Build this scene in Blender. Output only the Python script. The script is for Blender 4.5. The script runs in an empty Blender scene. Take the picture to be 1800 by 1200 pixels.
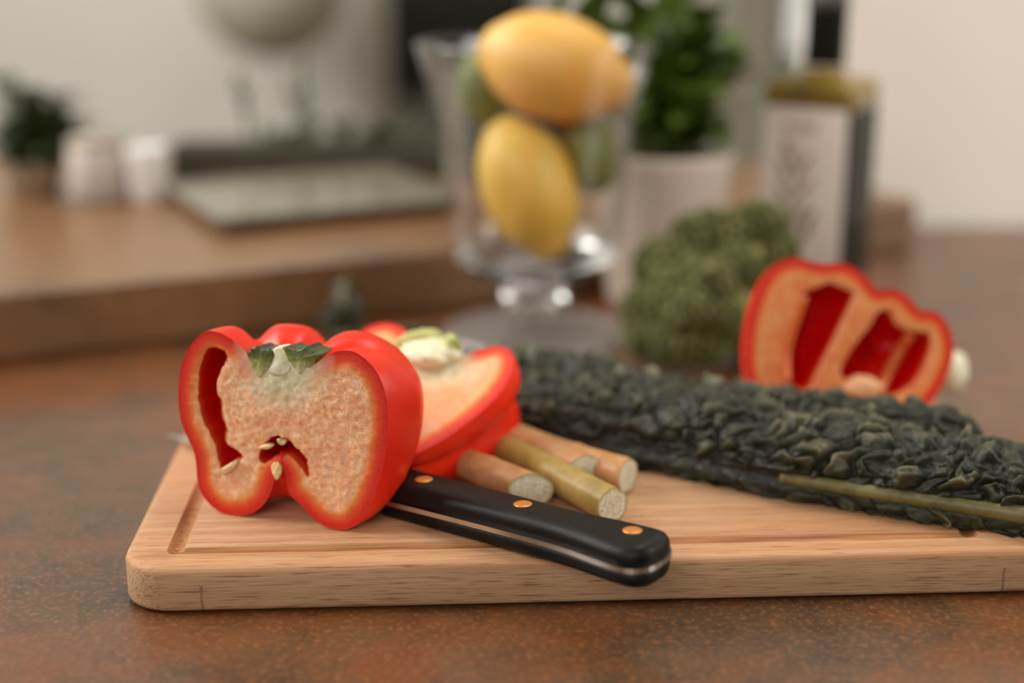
import bpy, bmesh, math, random
import numpy as np
from mathutils import Vector, Matrix
from mathutils.geometry import delaunay_2d_cdt
random.seed(7); np.random.seed(7)
scn = bpy.context.scene
COL = scn.collection

# ------------------------------------------------------------------ camera, world, lights, exposure
PITCH = math.radians(16.0); CAMH = 0.22; FPX = 2500.0
cam_data = bpy.data.cameras.new('camera'); cam = bpy.data.objects.new('camera', cam_data); COL.objects.link(cam)
cam.location = (0, 0, CAMH); cam.rotation_euler = (math.radians(90) - PITCH, 0, 0)
cam_data.sensor_width = 36.0; cam_data.lens = 50.0
cam_data.clip_start = 0.01; cam_data.clip_end = 30
cam_data.dof.use_dof = True; cam_data.dof.focus_distance = 0.486; cam_data.dof.aperture_fstop = 2.9
scn.camera = cam
scn.view_settings.view_transform = 'Standard'; scn.view_settings.look = 'None'
scn.view_settings.gamma = 1.0; scn.view_settings.use_curve_mapping = False
scn.view_settings.exposure = -0.02

def lin(r, g, b):
    f = lambda c: (c/255/12.92) if c/255 <= 0.04045 else ((c/255+0.055)/1.055)**2.4
    return (f(r), f(g), f(b), 1.0)

world = bpy.data.worlds.new('world'); scn.world = world; world.use_nodes = True
bgn = world.node_tree.nodes['Background']
bgn.inputs[0].default_value = lin(232, 226, 214); bgn.inputs[1].default_value = 0.27

def area(name, loc, target, sx, sy, power, color):
    L = bpy.data.lights.new(name, 'AREA'); L.shape = 'RECTANGLE'; L.size = sx; L.size_y = sy
    L.energy = power; L.color = color
    o = bpy.data.objects.new(name, L); COL.objects.link(o); o.location = loc
    o.rotation_euler = (Vector(target)-Vector(loc)).to_track_quat('-Z', 'Y').to_euler()
    return o
area('window_light', (-1.5, 0.80, 1.0), (0, 0.55, 0.03), 1.0, 1.0, 34, (1.0, 0.96, 0.90))
area('ceiling_light', (0.35, 0.9, 1.6), (0.0, 0.6, 0.0), 0.9, 0.7, 12, (1.0, 0.94, 0.86))
area('room_light', (-0.5, -1.3, 1.1), (0, 0.5, 0.05), 1.4, 1.0, 16, (1.0, 0.94, 0.87))
area('wall_fill_light', (-1.0, 1.5, 1.3), (-0.4, 2.6, 0.2), 1.0, 0.8, 14, (1.0, 0.97, 0.92))  # added fill lamp that brightens the back wall, not a window
area('side_window_light', (1.35, 0.35, 0.65), (0.3, 0.9, 0.1), 0.5, 0.8, 9.5, (1.0, 0.96, 0.9))

# ------------------------------------------------------------------ helpers
def ray(px, py):
    u = (px-900)/FPX; v = (600-py)/FPX
    return Vector((u, math.cos(PITCH)+v*math.sin(PITCH), -math.sin(PITCH)+v*math.cos(PITCH)))
def onz(px, py, z):
    d = ray(px, py); t = (z-CAMH)/d.z
    return Vector((0, 0, CAMH)) + d*t
def ony(px, py, Y):
    d = ray(px, py); return Vector((0, 0, CAMH)) + d*(Y/d.y)
def onplane(px, py, P, n):
    d = ray(px, py); c = Vector((0, 0, CAMH)); t = (Vector(P)-c).dot(n)/d.dot(n)
    return c + d*t

def mesh_obj(name, verts, faces, mat=None, parent=None, loc=(0, 0, 0), smooth=True, attrs=None, recalc=False):
    me = bpy.data.meshes.new(name)
    vv = [tuple(map(float, v)) for v in verts] if not isinstance(verts, np.ndarray) else verts.tolist()
    me.from_pydata(vv, [], faces if isinstance(faces, list) else faces.tolist())
    if attrs:
        for k, a in attrs.items():
            at = me.attributes.new(k, 'FLOAT', 'POINT'); at.data.foreach_set('value', np.asarray(a, dtype=np.float32))
    if recalc:
        bm = bmesh.new(); bm.from_mesh(me); bmesh.ops.recalc_face_normals(bm, faces=bm.faces); bm.to_mesh(me); bm.free()
    if smooth: me.polygons.foreach_set('use_smooth', [True]*len(me.polygons))
    me.update()
    if mat: me.materials.append(mat)
    o = bpy.data.objects.new(name, me); COL.objects.link(o); o.location = loc
    if parent: o.parent = parent
    return o
def empty(name, loc, rz=0.0):
    o = bpy.data.objects.new(name, None); COL.objects.link(o); o.location = loc; o.rotation_euler = (0, 0, rz)
    o.empty_display_size = 0.01
    return o
def tag(o, label=None, cat=None, group=None, kind=None):
    if label: o['label'] = label
    if cat: o['category'] = cat
    if group: o['group'] = group
    if kind: o['kind'] = kind
    return o
def bm_obj(name, bm, mat, parent=None, loc=(0, 0, 0), smooth=False):
    me = bpy.data.meshes.new(name); bm.to_mesh(me); bm.free()
    if smooth: me.polygons.foreach_set('use_smooth', [True]*len(me.polygons))
    if mat: me.materials.append(mat)
    o = bpy.data.objects.new(name, me); COL.objects.link(o); o.location = loc
    if parent: o.parent = parent
    return o
def box(name, lo, hi, mat, parent=None, bevel=0.0, loc=(0, 0, 0), rz=0.0, segs=3):
    bm = bmesh.new(); bmesh.ops.create_cube(bm, size=1)
    for v in bm.verts:
        v.co = Vector([lo[i] + (v.co[i]+0.5)*(hi[i]-lo[i]) for i in range(3)])
    if bevel: bmesh.ops.bevel(bm, geom=list(bm.edges), offset=bevel, segments=segs, affect='EDGES', profile=0.5)
    o = bm_obj(name, bm, mat, parent, loc); o.rotation_euler = (0, 0, rz); return o
def lathe(name, prof, mat, parent=None, loc=(0, 0, 0), n=64, closed=False):
    V = []; F = []
    m = len(prof)
    for r, z in prof:
        for k in range(n):
            a = 2*math.pi*k/n; V.append((r*math.cos(a), r*math.sin(a), z))
    for i in range(m if closed else m-1):
        j = (i+1) % m
        for k in range(n):
            k2 = (k+1) % n
            F.append((i*n+k, i*n+k2, j*n+k2, j*n+k))
    if not closed:
        F.append(tuple(range(n))[::-1]) if prof[0][0] > 1e-5 else None
        if prof[-1][0] > 1e-5: F.append(tuple((m-1)*n+k for k in range(n)))
    return mesh_obj(name, V, F, mat, parent, loc, recalc=True)
def catmull(P, n, closed=False):
    P = np.asarray(P, float); m = len(P)
    out = []
    segs = m if closed else m-1
    per = 12
    for i in range(segs):
        if closed: a, b, c, d = P[(i-1) % m], P[i], P[(i+1) % m], P[(i+2) % m]
        else: a, b, c, d = P[max(i-1, 0)], P[i], P[i+1], P[min(i+2, m-1)]
        for k in range(per):
            t = k/per
            out.append(0.5*((2*b)+(-a+c)*t+(2*a-5*b+4*c-d)*t*t+(-a+3*b-3*c+d)*t**3))
    out.append(P[0] if closed else P[-1])
    out = np.array(out); L = np.r_[0, np.cumsum(np.linalg.norm(np.diff(out, axis=0), axis=1))]
    s = np.linspace(0, L[-1], n+1)[:-1] if closed else np.linspace(0, L[-1], n)
    return np.stack([np.interp(s, L, out[:, k]) for k in range(P.shape[1])], 1)
def tube(name, path, radii, mat, parent=None, n=16, cap=True, attrs=None, squash=1.0):
    path = np.asarray(path, float); m = len(path); V = []; F = []
    up0 = np.array([0, 0, 1.0])
    for i in range(m):
        t = path[min(i+1, m-1)]-path[max(i-1, 0)]; t /= np.linalg.norm(t)+1e-12
        u = np.cross(up0, t)
        if np.linalg.norm(u) < 1e-3: u = np.array([1.0, 0, 0])
        u /= np.linalg.norm(u); w = np.cross(t, u)
        r = radii[i] if hasattr(radii, '__len__') else radii
        for k in range(n):
            a = 2*math.pi*k/n
            V.append(path[i]+r*(math.cos(a)*u+squash*math.sin(a)*w))
    for i in range(m-1):
        for k in range(n):
            k2 = (k+1) % n; F.append((i*n+k, i*n+k2, (i+1)*n+k2, (i+1)*n+k))
    if cap:
        F.append(tuple(range(n))[::-1]); F.append(tuple((m-1)*n+k for k in range(n)))
    return mesh_obj(name, V, F, mat, parent, recalc=True)

# vectorised noises
def _h(ix, iy, s):
    v = np.sin(ix*127.1+iy*311.7+s*74.7)*43758.5453
    return v-np.floor(v)
def worley(x, y, s=0):
    ix = np.floor(x); iy = np.floor(y)
    f1 = np.full(x.shape, 9.0); f2 = np.full(x.shape, 9.0); hid = np.zeros(x.shape)
    for dx in (-1, 0, 1):
        for dy in (-1, 0, 1):
            cx = ix+dx; cy = iy+dy
            px = cx+0.12+0.76*_h(cx, cy, s); py = cy+0.12+0.76*_h(cx, cy, s+3)
            d = np.hypot(px-x, py-y)
            nf1 = d < f1
            f2 = np.where(nf1, f1, np.minimum(f2, d)); hid = np.where(nf1, _h(cx, cy, s+7), hid); f1 = np.where(nf1, d, f1)
    return f1, f2, hid
def vnoise(x, y, s=0):
    ix = np.floor(x); iy = np.floor(y); fx = x-ix; fy = y-iy
    fx = fx*fx*(3-2*fx); fy = fy*fy*(3-2*fy)
    return ((_h(ix, iy, s)*(1-fx)+_h(ix+1, iy, s)*fx)*(1-fy)+(_h(ix, iy+1, s)*(1-fx)+_h(ix+1, iy+1, s)*fx)*fy)*2-1
def fbm(x, y, s=0, o=4):
    t = 0; a = 1
    for k in range(o): t = t+a*vnoise(x*2**k, y*2**k, s+k*11); a *= 0.5
    return t
def in_poly(P, Q):
    x, y = P[:, 0], P[:, 1]; c = np.zeros(len(P), bool); n = len(Q)
    for i in range(n):
        x1, y1 = Q[i]; x2, y2 = Q[(i+1) % n]
        if y1 == y2: continue
        hit = ((y1 > y) != (y2 > y)) & (x < (x2-x1)*(y-y1)/(y2-y1)+x1)
        c ^= hit
    return c
def dist_poly(P, Q):
    d = np.full(len(P), 1e9); n = len(Q)
    for i in range(n):
        a = Q[i]; b = Q[(i+1) % n]; ab = b-a; L = ab@ab+1e-18
        t = np.clip(((P-a)@ab)/L, 0, 1); q = a+t[:, None]*ab
        d = np.minimum(d, np.hypot(*(P-q).T))
    return d

# ------------------------------------------------------------------ materials
class M:
    def __init__(s, name):
        s.m = bpy.data.materials.new(name); s.m.use_nodes = True; s.t = s.m.node_tree; s.n = s.t.nodes
        s.b = s.n['Principled BSDF']; s.out = s.n['Material Output']
    def node(s, typ, **kw):
        n = s.n.new(typ)
        for k, v in kw.items(): setattr(n, k, v)
        return n
    def link(s, a, b): s.t.links.new(a, b)
    def coord(s, scale=(1, 1, 1), rot=(0, 0, 0), out='Object'):
        tc = s.node('ShaderNodeTexCoord'); mp = s.node('ShaderNodeMapping')
        mp.inputs['Scale'].default_value = scale; mp.inputs['Rotation'].default_value = rot
        s.link(tc.outputs[out], mp.inputs[0]); return mp.outputs[0]
    def noise(s, vec, scale, detail=4, rough=0.5, dist=0.0):
        n = s.node('ShaderNodeTexNoise'); n.inputs['Scale'].default_value = scale; n.inputs['Detail'].default_value = detail
        n.inputs['Roughness'].default_value = rough; n.inputs['Distortion'].default_value = dist
        if vec is not None: s.link(vec, n.inputs['Vector'])
        return n.outputs['Fac']
    def voronoi(s, vec, scale, feature='F1'):
        n = s.node('ShaderNodeTexVoronoi', feature=feature); n.inputs['Scale'].default_value = scale
        if vec is not None: s.link(vec, n.inputs['Vector'])
        return n.outputs['Distance']
    def ramp(s, fac, stops, interp='LINEAR'):
        r = s.node('ShaderNodeValToRGB'); r.color_ramp.interpolation = interp; e = r.color_ramp.elements
        while len(e) < len(stops): e.new(0.5)
        for i, (p, c) in enumerate(stops): e[i].position = p; e[i].color = c if len(c) == 4 else (*c, 1)
        s.link(fac, r.inputs[0]); return r.outputs[0]
    def mix(s, fac, a, b, mode='MIX'):
        n = s.node('ShaderNodeMix', data_type='RGBA', blend_type=mode)
        for sock, v in ((n.inputs[0], fac), (n.inputs[6], a), (n.inputs[7], b)):
            if isinstance(v, (int, float)): sock.default_value = v
            elif isinstance(v, tuple): sock.default_value = v
            else: s.link(v, sock)
        return n.outputs[2]
    def math(s, op, a, b=None, c=None):
        n = s.node('ShaderNodeMath', operation=op)
        for i, v in enumerate((a, b, c)):
            if v is None: continue
            if isinstance(v, (int, float)): n.inputs[i].default_value = v
            else: s.link(v, n.inputs[i])
        return n.outputs[0]
    def attr(s, name):
        n = s.node('ShaderNodeAttribute'); n.attribute_name = name; return n.outputs['Fac']
    def bump(s, h, strength, dist=0.001):
        n = s.node('ShaderNodeBump'); n.inputs['Strength'].default_value = strength; n.inputs['Distance'].default_value = dist
        s.link(h, n.inputs['Height']); s.link(n.outputs[0], s.b.inputs['Normal'])
    def set(s, **kw):
        names = dict(color='Base Color', rough='Roughness', metal='Metallic', spec='Specular IOR Level', trans='Transmission Weight',
                     ior='IOR', sss='Subsurface Weight', sssr='Subsurface Radius', ssss='Subsurface Scale', coat='Coat Weight', coatr='Coat Roughness',
                     alpha='Alpha', sheen='Sheen Weight', emis='Emission Color', emis_s='Emission Strength')
        for k, v in kw.items():
            sock = s.b.inputs[names[k]]
            if isinstance(v, (int, float, tuple)): sock.default_value = v
            else: s.link(v, sock)
        return s
def plain(name, c, rough=0.6, var=0.06, scale=30, **kw):
    a = M(name); f = a.noise(a.coord(), scale, 3)
    lo = tuple(x*(1-var*2) for x in c[:3])+(1,); hi = tuple(min(1, x*(1+var*2)) for x in c[:3])+(1,)
    a.set(color=a.ramp(f, [(0.3, lo), (0.7, hi)]), rough=rough, **kw); return a.m

def mat_counter(name, fresh=0.31, cols=((40, 33, 22), (64, 47, 30), (106, 57, 25), (66, 52, 36))):
    a = M(name); v = a.coord(out='Object')
    f1 = a.noise(v, 9, 6, 0.62, 0.3); f2 = a.noise(v, 55, 6, 0.7, 0.5); f3 = a.noise(v, 420, 3, 0.7)
    base = a.ramp(f1, [(p_, lin(*c_)) for p_, c_ in zip((0.32, 0.45, 0.57, 0.68), cols)])
    c = a.mix(a.ramp(f2, [(0.38, (0, 0, 0, 1)), (0.62, (1, 1, 1, 1))]), base, a.mix(0.5, base, lin(106, 72, 43)))
    c = a.mix(a.ramp(f2, [(0.25, (1, 1, 1, 1)), (0.42, (0, 0, 0, 1))]), c, lin(58, 44, 32))
    c = a.mix(a.ramp(f3, [(0.5, (0, 0, 0, 1)), (0.70, (.6, .6, .6, 1))]), c, lin(158, 98, 52))
    a.set(color=c, rough=fresh, spec=0.85)
    a.bump(a.math('ADD', f2, a.math('MULTIPLY', f3, 0.5)), 0.35, 0.0006)
    return a.m
MC = mat_counter('rust_brown_stone')
MC2 = mat_counter('light_brown_stone', 0.33, ((88, 70, 50), (116, 88, 60), (134, 98, 64), (112, 90, 66)))

def mat_bamboo():
    a = M('bamboo'); v = a.coord((1, 1, 1), out='Object')
    def st(sx, sy, sz, detail=3, rough=0.6):
        mp = a.node('ShaderNodeMapping'); mp.inputs['Scale'].default_value = (sx, sy, sz); a.link(v, mp.inputs[0])
        return a.noise(mp.outputs[0], 1.0, detail, rough, 0.15)
    g1 = st(6, 260, 260); g2 = st(26, 1900, 1900, 2, 0.5); g3 = st(60, 1500, 1700, 3, 0.6); g4 = st(3, 26, 60, 3); g5 = st(900, 1500, 1500, 2)
    c = a.ramp(g1, [(0.30, lin(176, 132, 96)), (0.5, lin(198, 154, 117)), (0.7, lin(209, 170, 134))])
    c = a.mix(a.ramp(g4, [(0.35, (.6, .6, .6, 1)), (0.6, (0, 0, 0, 1))]), c, lin(196, 138, 90))
    c = a.mix(a.ramp(g2, [(0.4, (0.35, .35, .35, 1)), (0.6, (0, 0, 0, 1))]), c, lin(168, 116, 74))
    c = a.mix(a.ramp(g3, [(0.58, (0, 0, 0, 1)), (0.66, (.75, .75, .75, 1))]), c, lin(140, 84, 48))
    # end-joint line on the front edge (a curved glue joint of the bamboo strips)
    sx = a.node('ShaderNodeSeparateXYZ'); a.link(v, sx.inputs[0])
    for x0 in (0.0285, 0.3025):
        xx = a.math('ADD', sx.outputs[0], a.math('MULTIPLY', a.noise(v, 220, 2), 0.0014))
        d = a.math('ABSOLUTE', a.math('SUBTRACT', xx, x0))
        k = a.math('MULTIPLY', a.math('LESS_THAN', d, 0.0005), a.math('MULTIPLY', a.math('LESS_THAN', sx.outputs[2], 0.0095), a.math('LESS_THAN', sx.outputs[1], 0.001)))
        c = a.mix(a.math('MULTIPLY', k, 0.9), c, lin(96, 60, 36))
    side = a.math('LESS_THAN', sx.outputs[2], 0.0135)
    c = a.mix(a.math('MULTIPLY', side, 0.45), c, lin(176, 154, 124))
    c = a.mix(a.math('MULTIPLY', side, a.ramp(g3, [(0.52, (0, 0, 0, 1)), (0.66, (.7, .7, .7, 1))])), c, lin(124, 78, 46))
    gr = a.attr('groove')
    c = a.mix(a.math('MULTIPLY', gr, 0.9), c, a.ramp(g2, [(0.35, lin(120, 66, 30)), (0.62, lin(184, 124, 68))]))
    a.set(color=c, rough=0.55, spec=0.35)
    a.bump(a.math('ADD', g2, a.math('ADD', a.math('MULTIPLY', g3, -0.8), a.math('MULTIPLY', g5, 0.3))), 0.35, 0.0005)
    return a.m
MB = mat_bamboo()

def mat_skin(name, base=(220, 32, 6)):
    a = M(name); v = a.coord(out='Object')
    f = a.noise(v, 40, 4, 0.5); c = a.ramp(f, [(0.3, lin(*base)), (0.7, lin(min(255, base[0]+24), base[1]+20, base[2]+8))])
    a.set(color=c, rough=0.36, spec=0.38, sss=0.10, sssr=(1.0, 0.2, 0.05), ssss=0.003, coat=0.05, coatr=0.2)
    a.bump(a.noise(v, 160, 2), 0.08, 0.0006)
    return a.m
MSKIN = mat_skin('pepper_skin')

def mat_flesh(name='pepper_flesh', smooth=False, cols=(lin(232, 158, 104), lin(242, 188, 144))):
    a = M(name); v = a.coord(out='Object')
    e = a.attr('edge'); core = a.attr('core'); wall = a.attr('wall')
    n1 = a.noise(v, 260, 4, 0.7); n2 = a.noise(v, 1500, 3, 0.8); n0 = a.noise(v, 90, 3, 0.6)
    ee = a.math('ADD', e, a.math('MULTIPLY', a.math('SUBTRACT', n1, 0.5), 0.0022))
    ee = a.math('MULTIPLY', ee, 100.0)  # cm
    c = a.ramp(ee, [(0.0, lin(212, 22, 8)), (0.15, lin(218, 34, 12)), (0.36, lin(228, 72, 28)), (0.55, lin(236, 128, 60)), (0.74, lin(240, 172, 112))])
    n3 = a.noise(v, 600, 3, 0.7)
    pulp = a.ramp(a.math('ADD', a.math('MULTIPLY', n1, 0.22), a.math('ADD', a.math('MULTIPLY', n2, 0.5), a.math('MULTIPLY', n3, 0.28))), [(0.37, lin(228, 128, 70)), (0.45, lin(246, 174, 120)), (0.53, lin(252, 204, 160)), (0.63, lin(255, 242, 224))])
    pulp = a.mix(a.ramp(n0, [(0.42, (0, 0, 0, 1)), (0.62, (.45, .45, .45, 1))]), pulp, lin(228, 142, 92))
    if smooth: pulp = a.ramp(a.math('ADD', a.math('MULTIPLY', n0, 0.7), a.math('MULTIPLY', n1, 0.3)), [(0.35, cols[0]), (0.65, cols[1])])
    c = a.mix(a.math('MULTIPLY', wall, a.ramp(ee, [(0.55, (0, 0, 0, 1)), (0.85, (1, 1, 1, 1))])), c, pulp)
    cf = a.math('ADD', core, a.math('MULTIPLY', a.math('SUBTRACT', n0, 0.5), 0.35))
    c = a.mix(a.ramp(cf, [(0.15, (0, 0, 0, 1)), (0.6, (1, 1, 1, 1))]), c, a.ramp(n1, [(0.35, lin(208, 196, 150)), (0.65, lin(236, 226, 198))]))
    a.set(color=c, rough=a.ramp(n2, [(0.4, (.5,)*3), (0.62, (.16,)*3)]), spec=0.5, sss=0.15, sssr=(1.0, 0.45, 0.2), ssss=0.003)
    a.bump(a.math('ADD', a.math('MULTIPLY', n3, 0.5), n2), 0.25 if smooth else 0.5, 0.0006)
    return a.m
MFL = mat_flesh()
MFLS = mat_flesh('pepper_flesh_smooth', True)
MFLO = mat_flesh('pepper_flesh_orange', True, (lin(226, 112, 48), lin(238, 158, 100)))
MPEACH = plain('pepper_placenta', lin(238, 178, 130), 0.45, 0.05, 300)
def mat_cavity():
    a = M('pepper_inner_wall'); v = a.coord(out='Object'); d = a.attr('deep')
    n = a.noise(v, 70, 3)
    c = a.ramp(a.math('ADD', d, a.math('MULTIPLY', a.math('SUBTRACT', n, 0.5), 0.15)), [(0.0, lin(236, 110, 50)), (0.08, lin(226, 44, 16)), (0.22, lin(226, 12, 6)), (1.0, lin(226, 6, 6))])
    a.set(color=c, rough=0.4, spec=0.35, sss=0.15, sssr=(1, 0.15, 0.05), ssss=0.004)
    a.bump(n, 0.2, 0.001); return a.m
MCAV = mat_cavity()
def mat_green(name, c1, c2, c3, scale=120, rough=0.5, **kw):
    a = M(name); v = a.coord(out='Object'); n = a.noise(v, scale, 4, 0.65)
    a.set(color=a.ramp(n, [(0.3, c1), (0.5, c2), (0.7, c3)]), rough=rough, **kw)
    a.bump(n, 0.4, 0.0008); return a.m
def mat_calyx():
    a = M('pepper_calyx'); v = a.coord(out='Object'); n = a.noise(v, 420, 4, 0.65); g = a.attr('rise')
    f = a.math('ADD', g, a.math('MULTIPLY', a.math('SUBTRACT', n, 0.5), 0.55))
    a.set(color=a.ramp(f, [(0.05, lin(214, 206, 162)), (0.35, lin(160, 164, 100)), (0.6, lin(104, 112, 52)), (0.85, lin(70, 80, 34)), (1.0, lin(48, 40, 24))]), rough=0.45)
    a.bump(n, 0.3, 0.0005); return a.m
MCALYX = mat_calyx()
MCORE = mat_green('pepper_core', lin(206, 200, 150), lin(232, 224, 190), lin(242, 236, 216), 200, 0.5, sss=0.1)
MSEED = plain('pepper_seed', lin(238, 206, 150), 0.45)
def mat_kale():
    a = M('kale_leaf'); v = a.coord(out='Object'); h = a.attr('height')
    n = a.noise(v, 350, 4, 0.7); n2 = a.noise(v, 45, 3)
    c = a.ramp(h, [(0.0, lin(9, 11, 4)), (0.3, lin(25, 28, 13)), (0.6, lin(52, 53, 31)), (1.0, lin(116, 110, 80))])  # crease shade and crest highlights painted into the colour by blister height
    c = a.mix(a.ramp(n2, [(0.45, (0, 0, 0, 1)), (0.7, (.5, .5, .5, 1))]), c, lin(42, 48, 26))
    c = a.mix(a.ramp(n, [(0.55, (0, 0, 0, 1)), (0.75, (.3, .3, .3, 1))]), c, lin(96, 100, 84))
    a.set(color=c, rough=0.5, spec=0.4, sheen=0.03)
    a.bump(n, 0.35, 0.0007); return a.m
MKALE = mat_kale()
MRIB = mat_green('kale_midrib', lin(70, 66, 32), lin(96, 90, 48), lin(118, 108, 66), 90, 0.45)
MBROC = None
def mat_broc():
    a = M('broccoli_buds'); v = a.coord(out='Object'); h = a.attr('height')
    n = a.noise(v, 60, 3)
    c = a.ramp(h, [(0.0, lin(10, 13, 4)), (0.45, lin(44, 50, 22)), (0.78, lin(112, 114, 66)), (1.0, lin(180, 174, 124))])  # shade between the buds painted in: gaps near black, bud tips pale
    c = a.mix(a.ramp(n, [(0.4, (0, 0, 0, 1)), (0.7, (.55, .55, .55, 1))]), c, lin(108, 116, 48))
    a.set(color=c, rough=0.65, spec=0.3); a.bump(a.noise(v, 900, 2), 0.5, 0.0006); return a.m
MBROC = mat_broc()
MBSTEM = mat_green('broccoli_stem', lin(118, 122, 62), lin(146, 146, 84), lin(172, 164, 104), 60, 0.5)
def mat_handle():
    a = M('black_handle'); v = a.coord(out='Object'); n = a.noise(v, 600, 4, 0.7)
    a.set(color=a.ramp(n, [(0.4, lin(12, 10, 9)), (0.75, lin(24, 21, 18))]), rough=a.ramp(n, [(0.3, (.38,)*3), (0.7, (.52,)*3)]), spec=0.25)
    a.bump(n, 0.12, 0.0004); return a.m
MHAN = mat_handle()
MSTEEL = plain('brushed_steel', lin(200, 196, 188), 0.28, 0.04, 200, metal=1.0)
MBRASS = plain('brass_rivet', lin(226, 150, 74), 0.35, 0.06, 300, metal=0.55)
def mat_stalk(name, a1, a2, a3):
    a = M(name); v = a.coord(out='Object'); 
    n = a.noise(v, 60, 4, 0.6); s = a.noise(v, 380, 3, 0.6)
    c = a.ramp(n, [(0.32, a1), (0.5, a2), (0.68, a3)])
    c = a.mix(a.ramp(s, [(0.5, (0, 0, 0, 1)), (0.75, (.4, .4, .4, 1))]), c, lin(112, 84, 46))
    a.set(color=c, rough=0.4, spec=0.45); a.bump(s, 0.25, 0.0005); return a.m
MSTG = mat_stalk('yellow_green_stalk', lin(142, 118, 58), lin(170, 144, 76), lin(188, 164, 96))
MSTP = mat_stalk('pinkish_stalk', lin(176, 118, 66), lin(192, 144, 94), lin(204, 160, 122))
def mat_pith():
    a = M('cut_pith'); v = a.coord(out='Object'); r = a.attr('rad')
    n = a.noise(v, 900, 3, 0.8)
    c = a.ramp(n, [(0.35, lin(196, 184, 146)), (0.5, lin(224, 216, 188)), (0.7, lin(248, 244, 230))])
    c = a.mix(a.ramp(r, [(0.82, (0, 0, 0, 1)), (0.95, (.8, .8, .8, 1))]), c, lin(176, 160, 96))
    a.set(color=c, rough=0.5); a.bump(n, 0.8, 0.0008); return a.m
MPITH = mat_pith()
def mat_glass(name, col=(1, 1, 1, 1), rough=0.0, ior=1.48):
    a = M(name); a.set(color=col, rough=rough, trans=1.0, ior=ior); return a.m
MGLASS = mat_glass('clear_glass', lin(250, 250, 248))
def mat_lemon(name, c1, c2):
    a = M(name); v = a.coord(out='Object'); n = a.noise(v, 14, 3); p = a.voronoi(v, 420)
    a.set(color=a.ramp(n, [(0.3, c1), (0.7, c2)]), rough=0.42, spec=0.4, sss=0.1, ssss=0.004, sssr=(1, 0.6, 0.1)); a.bump(p, 0.3, 0.0006); return a.m
MLEMON = mat_lemon('lemon_peel', lin(228, 172, 74), lin(236, 188, 104))
MLEMON2 = mat_lemon('lemon_peel_pale', lin(226, 184, 74), lin(234, 196, 100))
MLIME = mat_lemon('lime_peel', lin(84, 98, 34), lin(124, 134, 64))
MWALL = plain('painted_wall', lin(210, 207, 198), 0.9, 0.01, 4)
MWALLB = plain('beige_wall', lin(238, 230, 218), 0.9, 0.012, 4)
MGREY = plain('grey_panel', lin(150, 146, 130), 0.6, 0.02, 5)
MDARK = plain('dark_window_glass', lin(34, 36, 28), 0.15, 0.05, 5)
MFLOOR = plain('floor_tile', lin(120, 100, 80), 0.6, 0.04, 5)
MCAB = plain('cabinet_front', lin(150, 130, 110), 0.6, 0.03, 5)
MWHITE = plain('white_ceramic', lin(212, 206, 200), 0.3, 0.02, 10)
MPOT = plain('beige_ceramic', lin(216, 200, 184), 0.4, 0.03, 14)
MSOIL = plain('soil', lin(50, 38, 26), 0.95, 0.2, 200)
MLEAF = mat_green('basil_leaf', lin(56, 76, 20), lin(86, 108, 34), lin(122, 142, 58), 30, 0.45)
MLEAF2 = mat_green('herb_leaf', lin(30, 40, 8), lin(50, 62, 16), lin(84, 92, 34), 30, 0.55)
MSTEMG = plain('green_stem', lin(78, 92, 40), 0.6)

# ------------------------------------------------------------------ setting
fl = box('floor', (-3, -2.5, -0.92), (3, 4.4, -0.90), MFLOOR); tag(fl, kind='structure')
wb = box('wall_back', (-3, 2.6, -0.9), (3, 2.7, 1.7), MWALL); tag(wb, kind='structure')
# beige pier directly behind the worktop on the right
xl = ony(1452, 300, 1.12).x
wr = box('wall_right', (xl, 1.10, -0.9), (2.4, 1.25, 1.7), MWALLB, bevel=0.004); tag(wr, kind='structure')

# worktop and cabinets under it
wt = box('worktop', (-1.6, -0.35, -0.04), (1.5, 1.095, 0.0), MC, bevel=0.002)
tag(wt, 'rust brown mottled stone worktop under the cutting board', 'worktop')
cb = empty('base_cabinet', (0, 0.4, -0.9)); tag(cb, 'plain base cabinet carrying the brown stone worktop', 'cabinet')
box('body', (-1.25, -0.70, 0.0), (1.45, 0.68, 0.858), MCAB, cb, 0.003)
for k in range(4):
    d = box('door', (-1.24+k*0.67, -0.72, 0.08), (-1.24+k*0.67+0.66, -0.701, 0.85), MCAB, cb, 0.002)
    box('handle', (-1.24+k*0.67+0.2, -0.735, 0.78), (-1.24+k*0.67+0.44, -0.721, 0.79), MSTEEL, d, 0.002)

# raised worktop slab (left, behind)
SD = Vector((0.8946, 0.4469, 0)); SB = Vector((-0.4469, 0.8946, 0)); SZ = 0.0370
P0 = onz(1608, 440, 0.0)   # right front bottom corner
SANG = math.atan2(SD.y, SD.x)
YB = 1.19
tR = (YB-P0.y)/SB.y
poly = [(0, 0), (-1.55*SD.x, -1.55*SD.y), (-1.55*SD.x-0.2, YB-P0.y), (SB.x*tR, SB.y*tR)]
bm = bmesh.new()
lo_ = [bm.verts.new((x, y, 0)) for x, y in poly]; hi_ = [bm.verts.new((x, y, SZ)) for x, y in poly]
bm.faces.new(lo_); bm.faces.new(hi_[::-1])
for k in range(4): bm.faces.new((lo_[k], hi_[k], hi_[(k+1) % 4], lo_[(k+1) % 4]))
bmesh.ops.recalc_face_normals(bm, faces=bm.faces)
bmesh.ops.bevel(bm, geom=list(bm.edges), offset=0.003, segments=3, affect='EDGES', profile=0.5)
slab = bm_obj('raised_worktop', bm, MC2, None, (P0.x, P0.y, 0.0005))
tag(slab, 'raised brown stone worktop step crossing behind the glass vase', 'worktop')

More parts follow.
